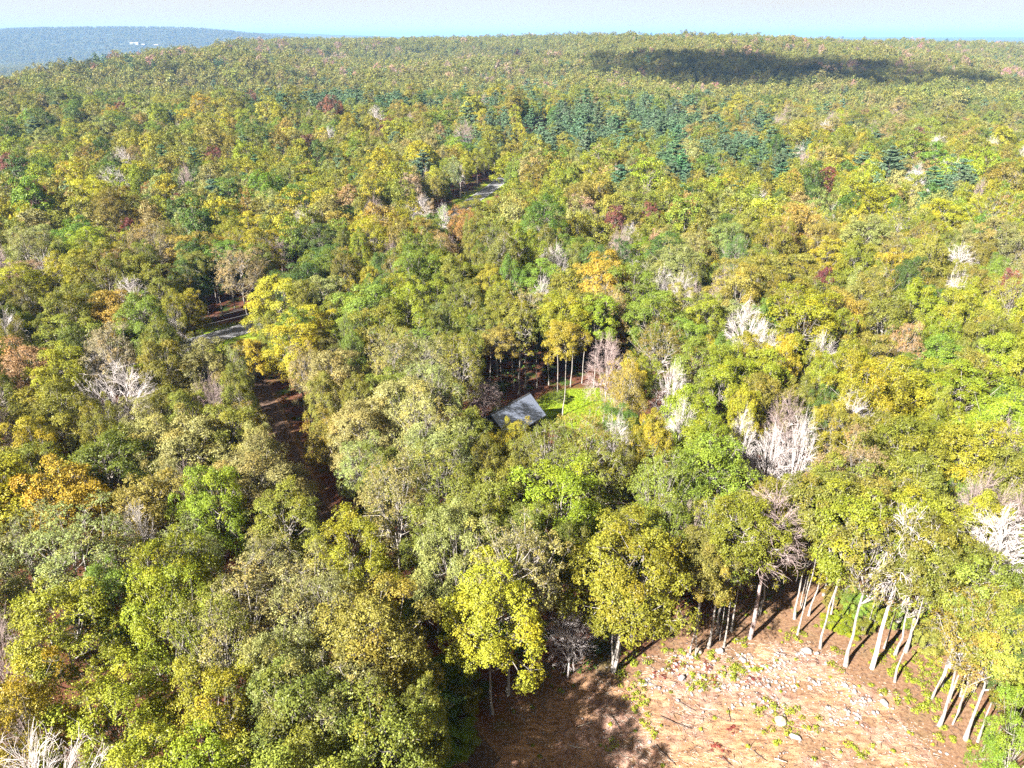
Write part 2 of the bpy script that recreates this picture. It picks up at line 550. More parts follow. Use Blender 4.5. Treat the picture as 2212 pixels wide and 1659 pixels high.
def bez(p0, p1, p2, n):
    t = np.linspace(0, 1, n)[None, :, None]
    return (1 - t) ** 2 * p0[:, None] + 2 * t * (1 - t) * p1[:, None] + t ** 2 * p2[:, None]

def cards(pos, nrm, size, g, aspect=0.62):
    """Leaf sprays: small bent diamonds."""
    r = g.normal(size=pos.shape)
    t = unit(np.cross(nrm, r))
    b = np.cross(nrm, t)
    s = size[:, None]
    droop = nrm * s * g.uniform(-0.25, 0.05, (len(pos), 1))
    v = np.stack([pos - t * s + droop, pos - b * s * aspect * g.uniform(.7, 1.2, (len(pos), 1)), pos + t * s * g.uniform(.7, 1.2, (len(pos), 1)) + droop,
                  pos + b * s * aspect], 1).reshape(-1, 3)
    f = np.arange(len(pos) * 4).reshape(-1, 4)
    return v, f

def leafy(g, H=18.0, Rc=4.6, base=0.38, lobes=75, per=95, leaf=0.25, top=0.9, stems=1, fill=1.0, limbs=7, lean=0.0, bark='bark', lod=0, name='broadleaf'):
    """A broadleaf tree: trunk, limbs, branches to leaf clumps (lobes), twigs, leaf sprays."""
    zb, zt = H * base, H
    zc = zb + (zt - zb) * 0.48
    Rz = (zt - zb) * 0.52
    n = 9
    parts = []
    tz = np.linspace(0, 1, n)
    tops = []
    for s in range(stems):
        a = g.uniform(0, 6.28)
        sp_ = 0.0 if stems == 1 else Rc * 0.32
        wob = np.cumsum(g.normal(0, 0.12, (n, 2)), 0)
        px = wob[:, 0] + np.cos(a) * sp_ * tz ** 1.2 + lean * tz ** 2
        py = wob[:, 1] + np.sin(a) * sp_ * tz ** 1.2
        P = np.stack([px, py, tz * H * 0.86 - 0.3], -1)
        P[0, :2] = P[1, :2] * 0.3
        r0 = (0.16 if base < .5 else .10) * (H / 18) * (1.0 if stems == 1 else 0.72)
        R = r0 * (1 - tz * 0.82)
        R[0] *= 1.7
        R[1] *= 1.08
        parts.append(tubes(P[None], R[None], 7 if lod == 0 else 4))
        tops.append(P)
    # lobes over the crown's envelope
    k = np.arange(lobes) + 0.5
    cz = 1 - 1.72 * k / lobes
    ph = k * 2.39996 + g.normal(0, 0.25, lobes)
    rr = np.sqrt(np.clip(1 - cz ** 2, 0, 1))
    prof = np.where(cz > 0, 1.0, 1.0 + 0.12 * cz)
    rad = g.uniform(0.42, 1.06, lobes) ** 0.6
    dr = np.stack([np.cos(ph) * rr * prof, np.sin(ph) * rr * prof, cz], -1)
    bulge = 1 + 0.22 * np.sin(ph * 3 + g.uniform(0, 6)) * rr + 0.12 * np.sin(ph * 5 + 4 * cz + g.uniform(0, 6))
    cen = dr * np.array([Rc, Rc, Rz]) * (rad * bulge)[:, None] + np.array([tops[0][-2, 0] * 0.6, tops[0][-2, 1] * 0.6, zc])
    cen[:, 2] = np.minimum(cen[:, 2], zt * (0.97 + 0.05 * g.random(lobes)))
    lr = Rc * 0.225 * g.uniform(0.65, 1.35, lobes)
    # main limbs then branches
    if lod < 2:
        la = g.uniform(0, 6.28) + np.arange(limbs) * 2 * np.pi / limbs + g.normal(0, .25, limbs)
        lz = g.uniform(0.1, 0.85, limbs)
        end = np.stack([np.cos(la) * Rc * 0.55 * (1.1 - lz * 0.6), np.sin(la) * Rc * 0.55 * (1.1 - lz * 0.6), zb + (zt - zb) * (0.18 + 0.6 * lz)], -1)
        st = g.integers(0, stems, limbs)
        hz = np.clip(end[:, 2] - g.uniform(0.16, 0.3, limbs) * (zt - zb) - 0.4, zb * 0.75, H * .8)
        p0 = np.stack([[np.interp(h, tops[s][:, 2], tops[s][:, c]) for c in range(3)] for h, s in zip(hz, st)])
        p1 = p0 + (end - p0) * np.array([0.6, 0.6, 0.25])
        LP = bez(p0, p1, end, 6)
        LR = np.linspace(0.11, 0.05, 6)[None].repeat(limbs, 0) * (H / 18)
        parts.append(tubes(LP, LR, 5 if lod == 0 else 3))
        d2 = ((cen[:, None] - end[None]) ** 2).sum(-1)
        own = d2.argmin(1)
        tt = g.integers(2, 6, lobes)
        q0 = LP[own, tt]
        trunk_p = np.stack([np.interp(cen[:, 2] - 0.25 * (zt - zb), tops[0][:, 2], tops[0][:, c]) for c in range(3)], -1)
        use_t = (np.hypot(cen[:, 0], cen[:, 1]) < Rc * 0.35)[:, None]
        q0 = np.where(use_t, trunk_p, q0)
        q1 = q0 + (cen - q0) * np.array([0.55, 0.55, 0.3]) + g.normal(0, 0.2, (lobes, 3))
        BP = bez(q0, q1, cen, 5)
        parts.append(tubes(BP, np.linspace(0.052, 0.02, 5)[None].repeat(lobes, 0) * (H / 18), 4 if lod == 0 else 3))
        if lod == 0:
            K = 7
            td = unit(g.normal(size=(lobes * K, 3)) + np.repeat(unit(cen - np.array([0, 0, zb])), K, 0) * 0.8)
            c0 = np.repeat(cen, K, 0)
            e0 = c0 + td * np.repeat(lr, K)[:, None] * g.uniform(.7, 1.15, (lobes * K, 1))
            parts.append(tubes(np.stack([c0 - td * .1, (c0 + e0) / 2 + g.normal(0, .08, c0.shape), e0], 1), np.array([[0.022, 0.015, 0.009]]).repeat(lobes * K, 0), 3))
    wood = mesh_np(name + '_wood', *cat(parts), M[bark], True)
    # leaves
    cnt = np.maximum(3, (per * fill * (lr / lr.mean()) ** 2 * g.uniform(.6, 1.3, lobes))).astype(int)
    # sprays of leaves on each lobe, with gaps between them
    ks = 8 if lod == 0 else 4
    scnt = np.maximum(2, cnt // ks)
    si = np.repeat(np.arange(lobes), scnt)
    so = unit(cen - np.array([0, 0, zc - Rz * 0.5]))[si]
    sd = unit(g.normal(size=(len(si), 3)) * .85 + so * 0.7 + np.array([0, 0, 0.45]))
    spos = cen[si] + sd * (lr[si] * (0.55 + 0.6 * g.random(len(si))))[:, None] * np.array([1.15, 1.15, 0.85])
    snr = unit(sd * 0.95 + so * 0.35 + np.array([0, 0, 0.3]) + g.normal(0, 0.25, sd.shape))
    ssh = g.uniform(.82, 1.2, len(si))
    sub = np.repeat(np.arange(len(si)), ks)
    idx = si[sub]
    sig = leaf * 1.4
    off = g.normal(0, sig, (len(sub), 3))
    off -= (off * snr[sub]).sum(1, keepdims=True) * snr[sub] * 0.35
    pos = spos[sub] + off
    nr = unit(snr[sub] + g.normal(0, 0.45, pos.shape))
    sz = leaf * g.uniform(0.65, 1.3, len(sub))
    v, f = cards(pos, nr, sz, g)
    shade = np.clip((0.84 + 0.32 * g.random(lobes))[idx] * ssh[sub] * g.uniform(0.86, 1.14, len(sub)), 0.4, 1.7)
    hue = np.clip((g.random(lobes) ** 3)[idx] * 0.8 + 0.25 * g.random(len(sub)) ** 2, 0, 1)
    crown = mesh_np(name + '_leaves', v, f, M['leaf'], False, {'shade': shade, 'hue': hue})
    return wood, crown

def bare(g, H=14.0, Rc=4.4, fork=0.25, bark='bark_white', counts=(9, 52, 300, 1150), radii=(.085, .042, .022, .0135), name='bare', mid_z=.48, half_z=.52):
    """A leafless tree: limbs fan out from a low fork and divide, order after order, towards a rounded envelope of fine twigs."""
    n = 7
    tz = np.linspace(0, 1, n)
    P = np.stack([np.cumsum(g.normal(0, .08, n)), np.cumsum(g.normal(0, .08, n)), tz * H * (mid_z + .14) - 0.3], -1)
    trunk = mesh_np(name + '_trunk', *tubes(P[None], (0.19 * (1 - 0.75 * tz) * H / 14)[None], 7), M[bark], True)
    c0 = np.array([0, 0, H * mid_z])
    par = P[None]
    pend = P[None, -1]
    parts = []
    lump = g.uniform(0, 6.28, 3)
    for li, k in enumerate(counts):
        q = np.arange(k) + .5
        cz = 1 - 1.22 * q / k + g.normal(0, .04, k)
        ph = q * 2.39996 + g.normal(0, .25, k)
        rr = np.sqrt(np.clip(1 - cz ** 2, 0, 1))
        fr = np.array((.52, .78, .95, 1.05))[li] * g.uniform(.8, 1.08, k) * (1 + .15 * np.sin(3 * ph + lump[0]) * rr + .1 * np.sin(5 * ph + lump[1]))
        end = c0 + np.stack([np.cos(ph) * rr * Rc, np.sin(ph) * rr * Rc, cz * H * half_z], -1) * fr[:, None]
        if li == 0:
            h0 = H * g.uniform(fork, mid_z + .04, k)
            st = np.stack([np.interp(h0, P[:, 2], P[:, c]) for c in range(3)], -1)
            mid = st + (end - st) * np.array([.55, .55, .45])
        else:
            own = ((end[:, None] - pend[None]) ** 2).sum(-1).argmin(1)
            npt = par.shape[1]
            ti = g.integers(1, npt, k)
            st = par[own, ti]
            tang = unit(par[own, ti] - par[own, ti - 1])
            L = np.linalg.norm(end - st, axis=1, keepdims=True)
            mid = st + tang * L * .45 + (end - st) * .1 + g.normal(0, .07, st.shape) * L
        par = bez(st, mid, end, (7, 5, 4, 3)[li])
        pend = end
        r = radii[li] * H / 14
        parts.append(tubes(par, np.linspace(r, max(r * .4, .008), par.shape[1])[None].repeat(k, 0), (5, 4, 3, 3)[li]))
    crown = mesh_np(name + '_branches', *cat(parts), M[bark], True)
    return trunk, crown

def pine(g, H=20.0, Rc=3.4, whorls=13, per=6, needles=60, size=0.22, lod=0, name='pine'):
    tz = np.linspace(0, 1, 7)
    P = np.stack([0 * tz, 0 * tz, tz * H * .98 - .3], -1)
    parts = [tubes(P[None], (0.24 * (1 - .92 * tz))[None], 5)]
    cs, ds, rs = [], [], []
    st, en = [], []
    for w in range(whorls):
        t = w / (whorls - 1)
        z = H * (0.32 + 0.64 * t) + g.normal(0, .25)
        L = Rc * (1 - t ** 1.6) ** 0.7 * g.uniform(.7, 1.2) + 0.45
        for b in range(per):
            a = w * 1.1 + b * 2 * np.pi / per + g.normal(0, .2)
            l = L * g.uniform(.45, 1.2)
            d = np.array([np.cos(a), np.sin(a), 0.18 + .3 * t])
            p0 = np.array([0, 0, z])
            st.append(p0)
            en.append(p0 + d * l)
            for q in np.linspace(.4, 1, 4 if lod == 0 else 2):
                cs.append(p0 + d * l * q + np.array([0, 0, .12]))
                ds.append(d)
                rs.append(0.36 + .3 * l / Rc)
    st, en = np.array(st), np.array(en)
    if lod == 0:
        parts.append(tubes(np.stack([st, (st + en) / 2 - [0, 0, .05], en], 1), np.array([[.05, .035, .015]]).repeat(len(st), 0), 3))
    wood = mesh_np(name + '_wood', *cat(parts), M['bark_dark'], True)
    cs, ds, rs = np.array(cs), np.array(ds), np.array(rs)
    idx = np.repeat(np.arange(len(cs)), needles)
    dd = unit(g.normal(size=(len(idx), 3)) + ds[idx] * .5 + np.array([0, 0, .3]))
    pos = cs[idx] + dd * (rs[idx] * g.random(len(idx)))[:, None] * np.array([1.2, 1.2, .6])
    nr = unit(np.array([0, 0, .8]) + dd * .5 + g.normal(0, .4, dd.shape))
    v, f = cards(pos, nr, size * g.uniform(.7, 1.3, len(idx)), g, 0.45)
    sh = g.uniform(.75, 1.2, len(cs))[idx] * g.uniform(.75, 1.3, len(idx))
    crown = mesh_np(name + '_needles', v, f, M['needle'], False, {'shade': sh, 'hue': 0.15 * g.random(len(idx))})
    return wood, crown

def G(i):
    return np.random.default_rng(1000 + i)

PROTO = {}            # kind -> list of (wood, crown, H, Rc)
def reg(kind, mk, H, Rc):
    PROTO.setdefault(kind, []).append((*mk, H, Rc))
for i in range(7):    # full crowned
    H, Rc, b = [(17, 4.6, .30), (18, 4.9, .36), (16, 4.4, .28), (19, 4.5, .34), (17, 5.2, .38), (18, 4.7, .26), (16.5, 5.0, .34)][i]
    reg('full', leafy(G(i), H, Rc, b, 66, 680, 0.092, name='full'), H, Rc)
for i in range(4):    # airy, branches show
    H, Rc, b = [(18, 4.6, .34), (17, 4.8, .3), (19, 4.4, .42), (17.5, 5.0, .34)][i]
    reg('airy', leafy(G(20 + i), H, Rc, b, 90, 260, 0.08, bark='bark_pale', name='airy'), H, Rc)
for i in range(5):    # tall slender trunk, crown high up
    H, Rc, b = [(19, 3.7, .58), (20, 4.0, .62), (18, 3.6, .56), (19.5, 4.3, .64), (18.5, 3.4, .55)][i]
    reg('tall', leafy(G(40 + i), H, Rc, b, 58, 500, 0.09, bark='bark_pale', limbs=6, name='tall'), H, Rc)
for i in range(2):    # tall and sparse
    H, Rc = [(20, 3.2), (19, 3.0)][i]
    reg('sparse', leafy(G(50 + i), H, Rc, .42, 80, 100, 0.085, bark='bark_pale', limbs=9, name='sparse'), H, Rc)
reg('multi', leafy(G(60), 18.5, 5.1, .36, 92, 620, 0.092, stems=5, bark='bark_pale', name='multi'), 18.5, 5.1)
for i in range(3):    # young bushy trees, leafy to the ground
    H, Rc = [(8, 3.0), (7, 2.8), (9, 3.1)][i]
    reg('bush', leafy(G(70 + i), H, Rc, .1, 46, 450, 0.09, stems=2, name='bush'), H, Rc)
for i in range(4):
    H, Rc = [(16.5, 4.8), (16.5, 4.2), (16, 3.9), (17, 4.5)][i]
    reg('bare', bare(G(80 + i), H, Rc, [.16, .22, .28, .2][i]), H, Rc)
for i in range(3):
    H, Rc = [(16, 4.2), (16.5, 3.8), (15.5, 4.2)][i]
    reg('bare_pink', bare(G(90 + i), H, Rc, .24, 'bark_pink', (9, 60, 360, 1500), (.075, .036, .02, .014), name='bare_pink'), H, Rc)
for i in range(2):    # leafless crown carried high on a bare trunk
    reg('bare_high', bare(G(85 + i), 19, 3.7, .5, ['bark_white', 'bark_pink'][i], (8, 48, 280, 1050), name='bare_high', mid_z=.68, half_z=.33), 19, 3.7)
for i in range(3):
    H, Rc = [(20, 3.6), (18, 3.9), (21, 3.4)][i]
    reg('pine', pine(G(100 + i), H, Rc), H, Rc)
# coarser shapes of the same trees for the forest beyond
for i in range(7):
    H, Rc, b = 17 + (i % 3), 4.5 + .25 * (i % 4), .3
    reg('mid', leafy(G(120 + i), H, Rc, b, 58, 130, 0.21, lod=1, name='mid'), H, Rc)
for i in range(2):
    reg('mid_bare', bare(G(130 + i), 14, 4.2, .24, ['bark_white', 'bark_pink'][i], (8, 40, 240), (.10, .06, .036), name='mid_bare'), 14, 4.2)
for i in range(2):
    reg('mid_pine', pine(G(140 + i), 19 + i, 3.7, 11, 5, 34, .36, 1, name='mid_pine'), 19 + i, 3.7)
for i in range(5):
    reg('far', leafy(G(150 + i), 16, 4.8, .2, 30, 34, 0.48, lod=2, name='far'), 16, 4.8)
for i in range(2):
    reg('far_pine', pine(G(160 + i), 19, 3.9, 8, 5, 12, .65, 1, name='far_pine'), 19, 3.9)

# ------------------------------------------------------------------ which tree stands where
TINT = {
    'olive': (0.138, 0.152, 0.025), 'lime': (0.172, 0.200, 0.019), 'green': (0.108, 0.160, 0.023), 'deep': (0.058, 0.100, 0.022),
    'sage': (0.178, 0.190, 0.064), 'yellow': (0.255, 0.235, 0.025), 'ochre': (0.185, 0.158, 0.036), 'tan': (0.21, 0.165, 0.075),
    'orange': (0.215, 0.15, 0.05), 'pink': (0.23, 0.165, 0.105), 'maroon': (0.135, 0.05, 0.045), 'pine': (0.095, 0.155, 0.082),
}
WORDS = {'olive': 'olive green', 'lime': 'lime green', 'green': 'mid green', 'deep': 'deep green', 'sage': 'sage green', 'yellow': 'golden yellow',
         'ochre': 'ochre brown', 'tan': 'tan brown', 'orange': 'rusty orange', 'pink': 'dusty pink', 'maroon': 'dark maroon', 'pine': 'blue green'}
trees = []            # dicts: x, y, kind, tint, H, R, hand
def jit(c, g, a=0.10):
    k = 1 + g.normal(0, a)
    return tuple(float(np.clip(v * k * (1 + g.normal(0, a * .7)), 0.008, 0.5)) for v in c)
gp = np.random.default_rng(3)
def add(x, y, kind, tint, R=None, H=None, hand=True):
    pi = int(gp.integers(len(PROTO[kind])))
    pH, pR = PROTO[kind][pi][2:]
    R = R or pR * gp.uniform(.85, 1.15)
    H = H or pH * gp.uniform(.9, 1.08)
    trees.append(dict(x=x, y=y, kind=kind, tint=tint, R=R, H=H, p=pi, sx=R / pR, sz=H / pH, hand=hand, rot=gp.uniform(0, 6.28)))
def crown_px(u, v, w, kind, tint, H=None):
    """a tree given by where the middle of its crown is seen"""
    pH, pR = PROTO[kind][0][2:]
    h = H or pH * gp.uniform(.93, 1.05)
    zc = h * (0.76 if kind in ('tall',) else 0.66)
    x, y = at(u, v, zc)
    depth = y * cp + (CAMZ - zc) * sp
    add(x, y, kind, tint, R=w / 2 * depth / FPX * 0.93, H=h)
def base_px(u, v, kind, tint, R=None, H=None):
    x, y = at(u, v)
    add(x, y, kind, tint, R, H)

# beside the clearing, seen down to their feet
base_px(1324, 1450, 'multi', 'lime', 5.4, 18.5)
base_px(1066, 1540, 'full', 'yellow_lime', 4.5, 18)
base_px(1096, 1500, 'sparse', 'sage', 3.0, 21)
base_px(1146, 1476, 'sparse', 'sage', 3.1, 20)
base_px(1226, 1462, 'bare', None, 2.4, 9)
for u, v, k, t, R, H in ((1490, 1412, 'tall', 'olive', 2.8, 16), (1503, 1420, 'tall', 'ochre', 2.6, 15), (1530, 1398, 'sparse', 'olive', 2.6, 17), (1563, 1398, 'tall', 'lime', 3.5, 19),
                         (1617, 1378, 'bare_high', None, 3.9, 19), (1632, 1330, 'tall', 'olive', 3.6, 18), (1722, 1372, 'tall', 'olive', 3.8, 20), (1746, 1330, 'tall', 'olive', 3.8, 19),
                         (1774, 1400, 'tall', 'lime', 4.0, 20), (1792, 1345, 'tall', 'ochre', 3.6, 19), (1828, 1440, 'sparse', 'olive', 3.2, 20), (1882, 1442, 'bare_high', None, 3.6, 19),
                         (1908, 1400, 'tall', 'lime', 3.8, 19), (1935, 1474, 'tall', 'olive', 3.6, 20), (1955, 1408, 'sparse', 'ochre', 3.0, 18), (2012, 1508, 'tall', 'olive', 3.4, 18),
                         (2028, 1568, 'sparse', 'olive', 2.8, 17), (2086, 1598, 'sparse', 'ochre', 3.0, 16), (2112, 1604, 'tall', 'olive', 3.2, 16), (2165, 1650, 'sparse', 'olive', 3.0, 15)):
    base_px(u, v, k, t, R, H)
base_px(2060, 1440, 'bare_high', None, 4.2, 19)
for u, v, k, t, R, H in ((425, 700, 'full', 'deep', 3.6, 15), (452, 688, 'tall', 'olive', 3.6, 16), (480, 678, 'full', 'deep', 3.4, 15), (508, 668, 'tall', 'green', 3.6, 17), (530, 660, 'full', 'olive', 3.6, 15), (470, 655, 'full', 'olive', 4, 16), (440, 672, 'tall', 'deep', 3.6, 17), (505, 645, 'full', 'ochre', 4, 16)):  # wood behind the road; the deep tints put its shade into the leaf colour
    base_px(u, v, k, t, R, H)
# behind the house, slender trunks seen against the dark wood
for u, v, k, t, R, H in ((1077, 862, 'tall', 'ochre', 3.2, 14), (1110, 842, 'tall', 'olive', 3.4, 18), (1120, 850, 'sparse', 'olive', 3.0, 18), (1134, 836, 'sparse', 'sage', 3.0, 20),
                         (1160, 838, 'tall', 'olive', 3.2, 17), (1186, 832, 'tall', 'lime', 3.4, 18), (1205, 846, 'tall', 'yellow_lime', 3.7, 18), (1232, 836, 'tall', 'yellow_lime', 3.6, 17.5),
                         (1256, 828, 'tall', 'olive', 3.6, 18), (1282, 838, 'tall', 'lime', 3.6, 18), (1085, 826, 'tall', 'olive', 3.6, 18), (1060, 842, 'tall', 'ochre', 3.4, 16)):
    base_px(u, v, k, t, R, H)
# crowns
HAND = [
    (150, 1390, 230, 'full', 'lime'), (60, 1600, 210, 'full', 'yellow_lime'), (255, 1600, 250, 'full', 'lime'), (560, 1340, 300, 'airy', 'sage'), (690, 1350, 200, 'airy', 'sage'),
    (770, 1580, 230, 'airy', 'sage'), (470, 1420, 180, 'airy', 'olive'), (560, 1060, 220, 'full', 'sage'), (620, 1150, 160, 'full', 'olive'), (340, 1130, 180, 'full', 'ochre'), (180, 1230, 230, 'airy', 'sage'),
    (380, 1280, 190, 'full', 'lime'), (250, 1330, 150, 'full', 'green'), (765, 1230, 180, 'full', 'yellow_lime'), (60, 1060, 190, 'full', 'olive'), (50, 1230, 190, 'airy', 'sage'),
    (470, 1560, 200, 'full', 'lime'), (240, 1030, 190, 'full', 'olive'), (420, 1000, 180, 'full', 'sage'), (110, 930, 180, 'full', 'olive'), (500, 960, 130, 'full', 'olive'),
    (600, 1000, 80, 'bush', 'pink'),
    (1205, 1120, 230, 'full', 'lime'), (1050, 1130, 170, 'full', 'olive'), (850, 1090, 180, 'airy', 'sage'), (935, 1190, 130, 'full', 'green'), (1270, 1050, 170, 'airy', 'olive'), (1140, 1200, 150, 'full', 'olive'),
    (960, 1070, 160, 'airy', 'olive'), (1530, 1050, 200, 'full', 'lime_green'), (1420, 1080, 150, 'airy', 'olive'), (1420, 1190, 150, 'full', 'olive'), (1480, 1190, 90, 'bare_pink', None),
    (1820, 1110, 190, 'full', 'olive'), (1770, 1140, 150, 'full', 'lime'), (1960, 1110, 170, 'full', 'olive'), (1820, 1060, 150, 'airy', 'pink'), (1960, 1010, 190, 'full', 'olive'), (2090, 1010, 190, 'full', 'lime'), (2160, 1060, 150, 'full', 'olive'),
    (2110, 1120, 130, 'bare_pink', None), (2115, 1265, 180, 'bare', None), (2110, 1180, 110, 'full', 'lime'), (2185, 1330, 120, 'full', 'green'), (2200, 1610, 120, 'full', 'green'), (2195, 1440, 110, 'full', 'deep'), (2190, 1150, 100, 'bare_pink', None),
    (1220, 745, 95, 'tall', 'yellow'), (1310, 800, 95, 'bare_pink', None), (1345, 860, 100, 'airy', 'ochre'), (1290, 590, 90, 'full', 'deep'), (1165, 625, 110, 'full', 'green'), (1090, 560, 60, 'bare', None), (1115, 552, 60, 'bare', None),
    (1200, 585, 60, 'bare', None), (1430, 640, 70, 'bare', None), (1470, 650, 70, 'bare', None), (1340, 545, 60, 'bare_pink', None), (1560, 625, 60, 'bare_pink', None), (1610, 725, 110, 'bare', None), (1645, 770, 90, 'bare', None), (1770, 790, 85, 'bare', None),
    (1575, 515, 100, 'full', 'deep'), (1515, 540, 55, 'bush', 'maroon'), (1720, 605, 120, 'full', 'ochre'), (1690, 545, 70, 'full', 'orange'), (1985, 680, 100, 'full', 'deep'), (1770, 640, 42, 'full', 'maroon'), (2170, 640, 50, 'full', 'maroon'),
    (1870, 640, 90, 'full', 'sage'), (2100, 640, 70, 'full', 'ochre'), (1890, 690, 60, 'airy', 'tan'), (2080, 690, 100, 'full', 'yellow_lime'),
    (240, 600, 80, 'airy', 'orange'), (285, 660, 85, 'bare', None), (110, 605, 75, 'bare', None), (265, 875, 200, 'bare', None), (465, 885, 80, 'bare_pink', None), (420, 1100, 90, 'bare_pink', None), (310, 1190, 80, 'bare', None),
    (445, 815, 130, 'full', 'sage'), (600, 665, 120, 'full', 'yellow_lime'), (700, 600, 110, 'full', 'green'), (700, 660, 110, 'full', 'sage'), (545, 765, 75, 'bush', 'yellow'), (640, 770, 130, 'full', 'yellow_lime'), (720, 830, 130, 'full', 'sage'),
    (245, 790, 110, 'airy', 'pink'), (150, 760, 140, 'full', 'olive'), (50, 830, 150, 'full', 'tan'), (190, 690, 110, 'full', 'olive'), (350, 640, 100, 'full', 'olive'), (420, 560, 100, 'full', 'ochre'), (520, 590, 110, 'airy', 'tan'), (60, 620, 90, 'full', 'pink'),
    (860, 905, 170, 'full', 'sage'), (780, 960, 150, 'full', 'sage'), (930, 870, 130, 'airy', 'sage'), (1000, 800, 110, 'airy', 'olive'), (930, 800, 110, 'airy', 'sage'), (850, 790, 110, 'airy', 'sage'),
    (1258, 985, 130, 'airy', 'ochre'), (1180, 1010, 120, 'airy', 'olive'), (1400, 945, 70, 'bush', 'yellow'), (1330, 990, 90, 'bare', None), (1470, 950, 90, 'bare', None), (1600, 970, 80, 'bare', None), (1695, 930, 90, 'bare_pink', None), (1725, 985, 90, 'bare', None),
    (1830, 945, 100, 'bare', None), (1660, 1000, 80, 'bare', None), (1790, 955, 90, 'full', 'lime'), (1560, 840, 120, 'full', 'lime'), (1500, 810, 110, 'full', 'lime_green'), (1920, 870, 170, 'full', 'yellow_lime'), (2070, 870, 170, 'full', 'lime'), (2150, 940, 150, 'full', 'lime'),
    (1860, 990, 120, 'full', 'olive'), (1640, 890, 120, 'full', 'olive'), (1450, 860, 80, 'bare', None), (1870, 800, 110, 'full', 'ochre'), (1950, 770, 80, 'airy', 'tan'), (2130, 740, 120, 'full', 'olive'),
    (400, 460, 60, 'full', 'maroon'), (465, 350, 55, 'full', 'maroon'), (150, 330, 45, 'full', 'maroon'), (890, 410, 50, 'full', 'pink'), (590, 455, 80, 'full', 'sage'), (750, 440, 60, 'airy', 'tan'), (810, 470, 60, 'bare_pink', None), (885, 480, 45, 'bare', None),
    (540, 510, 80, 'full', 'yellow'), (600, 510, 60, 'full', 'yellow'), (690, 530, 90, 'full', 'deep'), (1490, 440, 50, 'full', 'deep'), (1405, 480, 45, 'full', 'maroon'), (1330, 485, 40, 'full', 'maroon'), (1480, 460, 60, 'full', 'orange'), (1440, 425, 50, 'full', 'yellow'),
    (1030, 470, 80, 'full', 'olive'), (1000, 500, 70, 'full', 'orange'), (1120, 455, 90, 'full', 'olive'), (1800, 480, 40, 'bare', None), (2180, 410, 40, 'bare', None), (1680, 540, 50, 'full', 'pink'),
]
TINT['yellow_lime'] = (0.215, 0.218, 0.02)
WORDS['yellow_lime'] = 'yellow green'
TINT['lime_green'] = (0.135, 0.18, 0.022)
WORDS['lime_green'] = 'vivid green'
for h in HAND:
    crown_px(*h)
# small trees in front of the house, lower than its roof
for u, v, k, t, R, H in ((1000, 985, 'bush', 'lime', 3.2, 7.5), (1048, 965, 'bush', 'yellow_lime', 2.6, 4.2), (1105, 968, 'bush', 'yellow_lime', 2.6, 3.8), (1080, 1002, 'bush', 'yellow_lime', 2.6, 5.4),                          (1245, 985, 'bush', 'lime', 2.4, 3.8), (1205, 868, 'bush', 'green', 1.4, 2.0), (1048, 906, 'bare_pink', None, 2.8, 7.0), (1140, 1025, 'bush', 'olive', 2.8, 6.4),
                         (1030, 1045, 'bush', 'sage', 3.0, 7.5),
                         (935, 1500, 'bush', 'green', 2.2, 4.0), (965, 1560, 'bush', 'deep', 2.2, 4.2), (905, 1475, 'bush', 'deep', 1.8, 3.0), (1000, 1610, 'bush', 'green', 1.8, 2.6), (900, 1560, 'bush', 'deep', 2.2, 4.5), (950, 1640, 'bush', 'green', 2.4, 4.0),
                         (1010, 1530, 'bush', 'olive', 1.7, 3.0), (985, 1480, 'bush', 'green', 2.0, 3.6), (880, 1350, 'bush', 'green', 1.8, 2.6)):
    base_px(u, v, k, t, R, H)
# slender young stems under the canopy beside the clearing
gs = np.random.default_rng(77)
for q in range(24):
    u, v = gs.uniform(1470, 2000), gs.uniform(1270, 1420)
    x, y = at(u, v)
    if float(poly_dist(x, y, CLEARING)) > .5:
        add(x, y, 'sparse' if q % 3 else 'tall', ['olive', 'lime', 'ochre'][q % 3], gs.uniform(1.7, 2.8), gs.uniform(12, 18))
for q in range(9):
    u, v = gs.uniform(2020, 2200), gs.uniform(1480, 1700)
    x, y = at(u, v)
    add(x, y, 'sparse' if q % 3 else 'tall', ['olive', 'lime', 'ochre'][q % 3], gs.uniform(1.8, 3.0), gs.uniform(11, 16))
for q in range(16):
    u, v = gs.uniform(1500, 2080), gs.uniform(1270, 1420)
    x, y = at(u, v)
    if float(poly_dist(x, y, CLEARING)) > 2:
        add(x, y, 'bush', ['olive', 'lime', 'ochre', 'green'][q % 4], gs.uniform(.9, 1.9), gs.uniform(1.6, 4.0))
# tall trees just below the picture whose shade falls across the clearing
for x, y, R, H in ((-9.5, 34, 4.6, 18.5), (-15, 38, 4.4, 18), (-7, 27.5, 4.6, 18), (-14.5, 30, 4.8, 19), (-3.5, 22.5, 4.4, 17.5)):
    add(x, y, 'full', 'olive', R, H)
N_HAND = len(trees)

# the rest of the wood: fill the gaps, keeping open what the place keeps open
PROTECT = [
    [(1040, 1700), (1060, 1590), (1120, 1510), (1220, 1462), (1330, 1450), (1440, 1400), (1560, 1380), (1690, 1290), (1860, 1270), (1960, 1330), (2010, 1480), (2070, 1659), (2120, 1800)],
    [(1058, 893), (1144, 845), (1182, 846), (1292, 836), (1308, 905), (1268, 925), (1215, 912), (1190, 930), (1150, 915), (1075, 905)],
    [(1040, 850), (1090, 822), (1290, 800), (1300, 840), (1180, 850), (1050, 890)],
    [(455, 730), (545, 700), (556, 722), (500, 745)],
    [(415, 700), (535, 662), (545, 705), (470, 728), (420, 715)],
    [(790, 1402), (850, 1372), (912, 1402), (890, 1440), (850, 1455)],
    [(960, 470), (1000, 440), (1080, 385), (1094, 394), (1060, 430), (985, 476)],
]
HX, HY = at(1140, 900, 2)
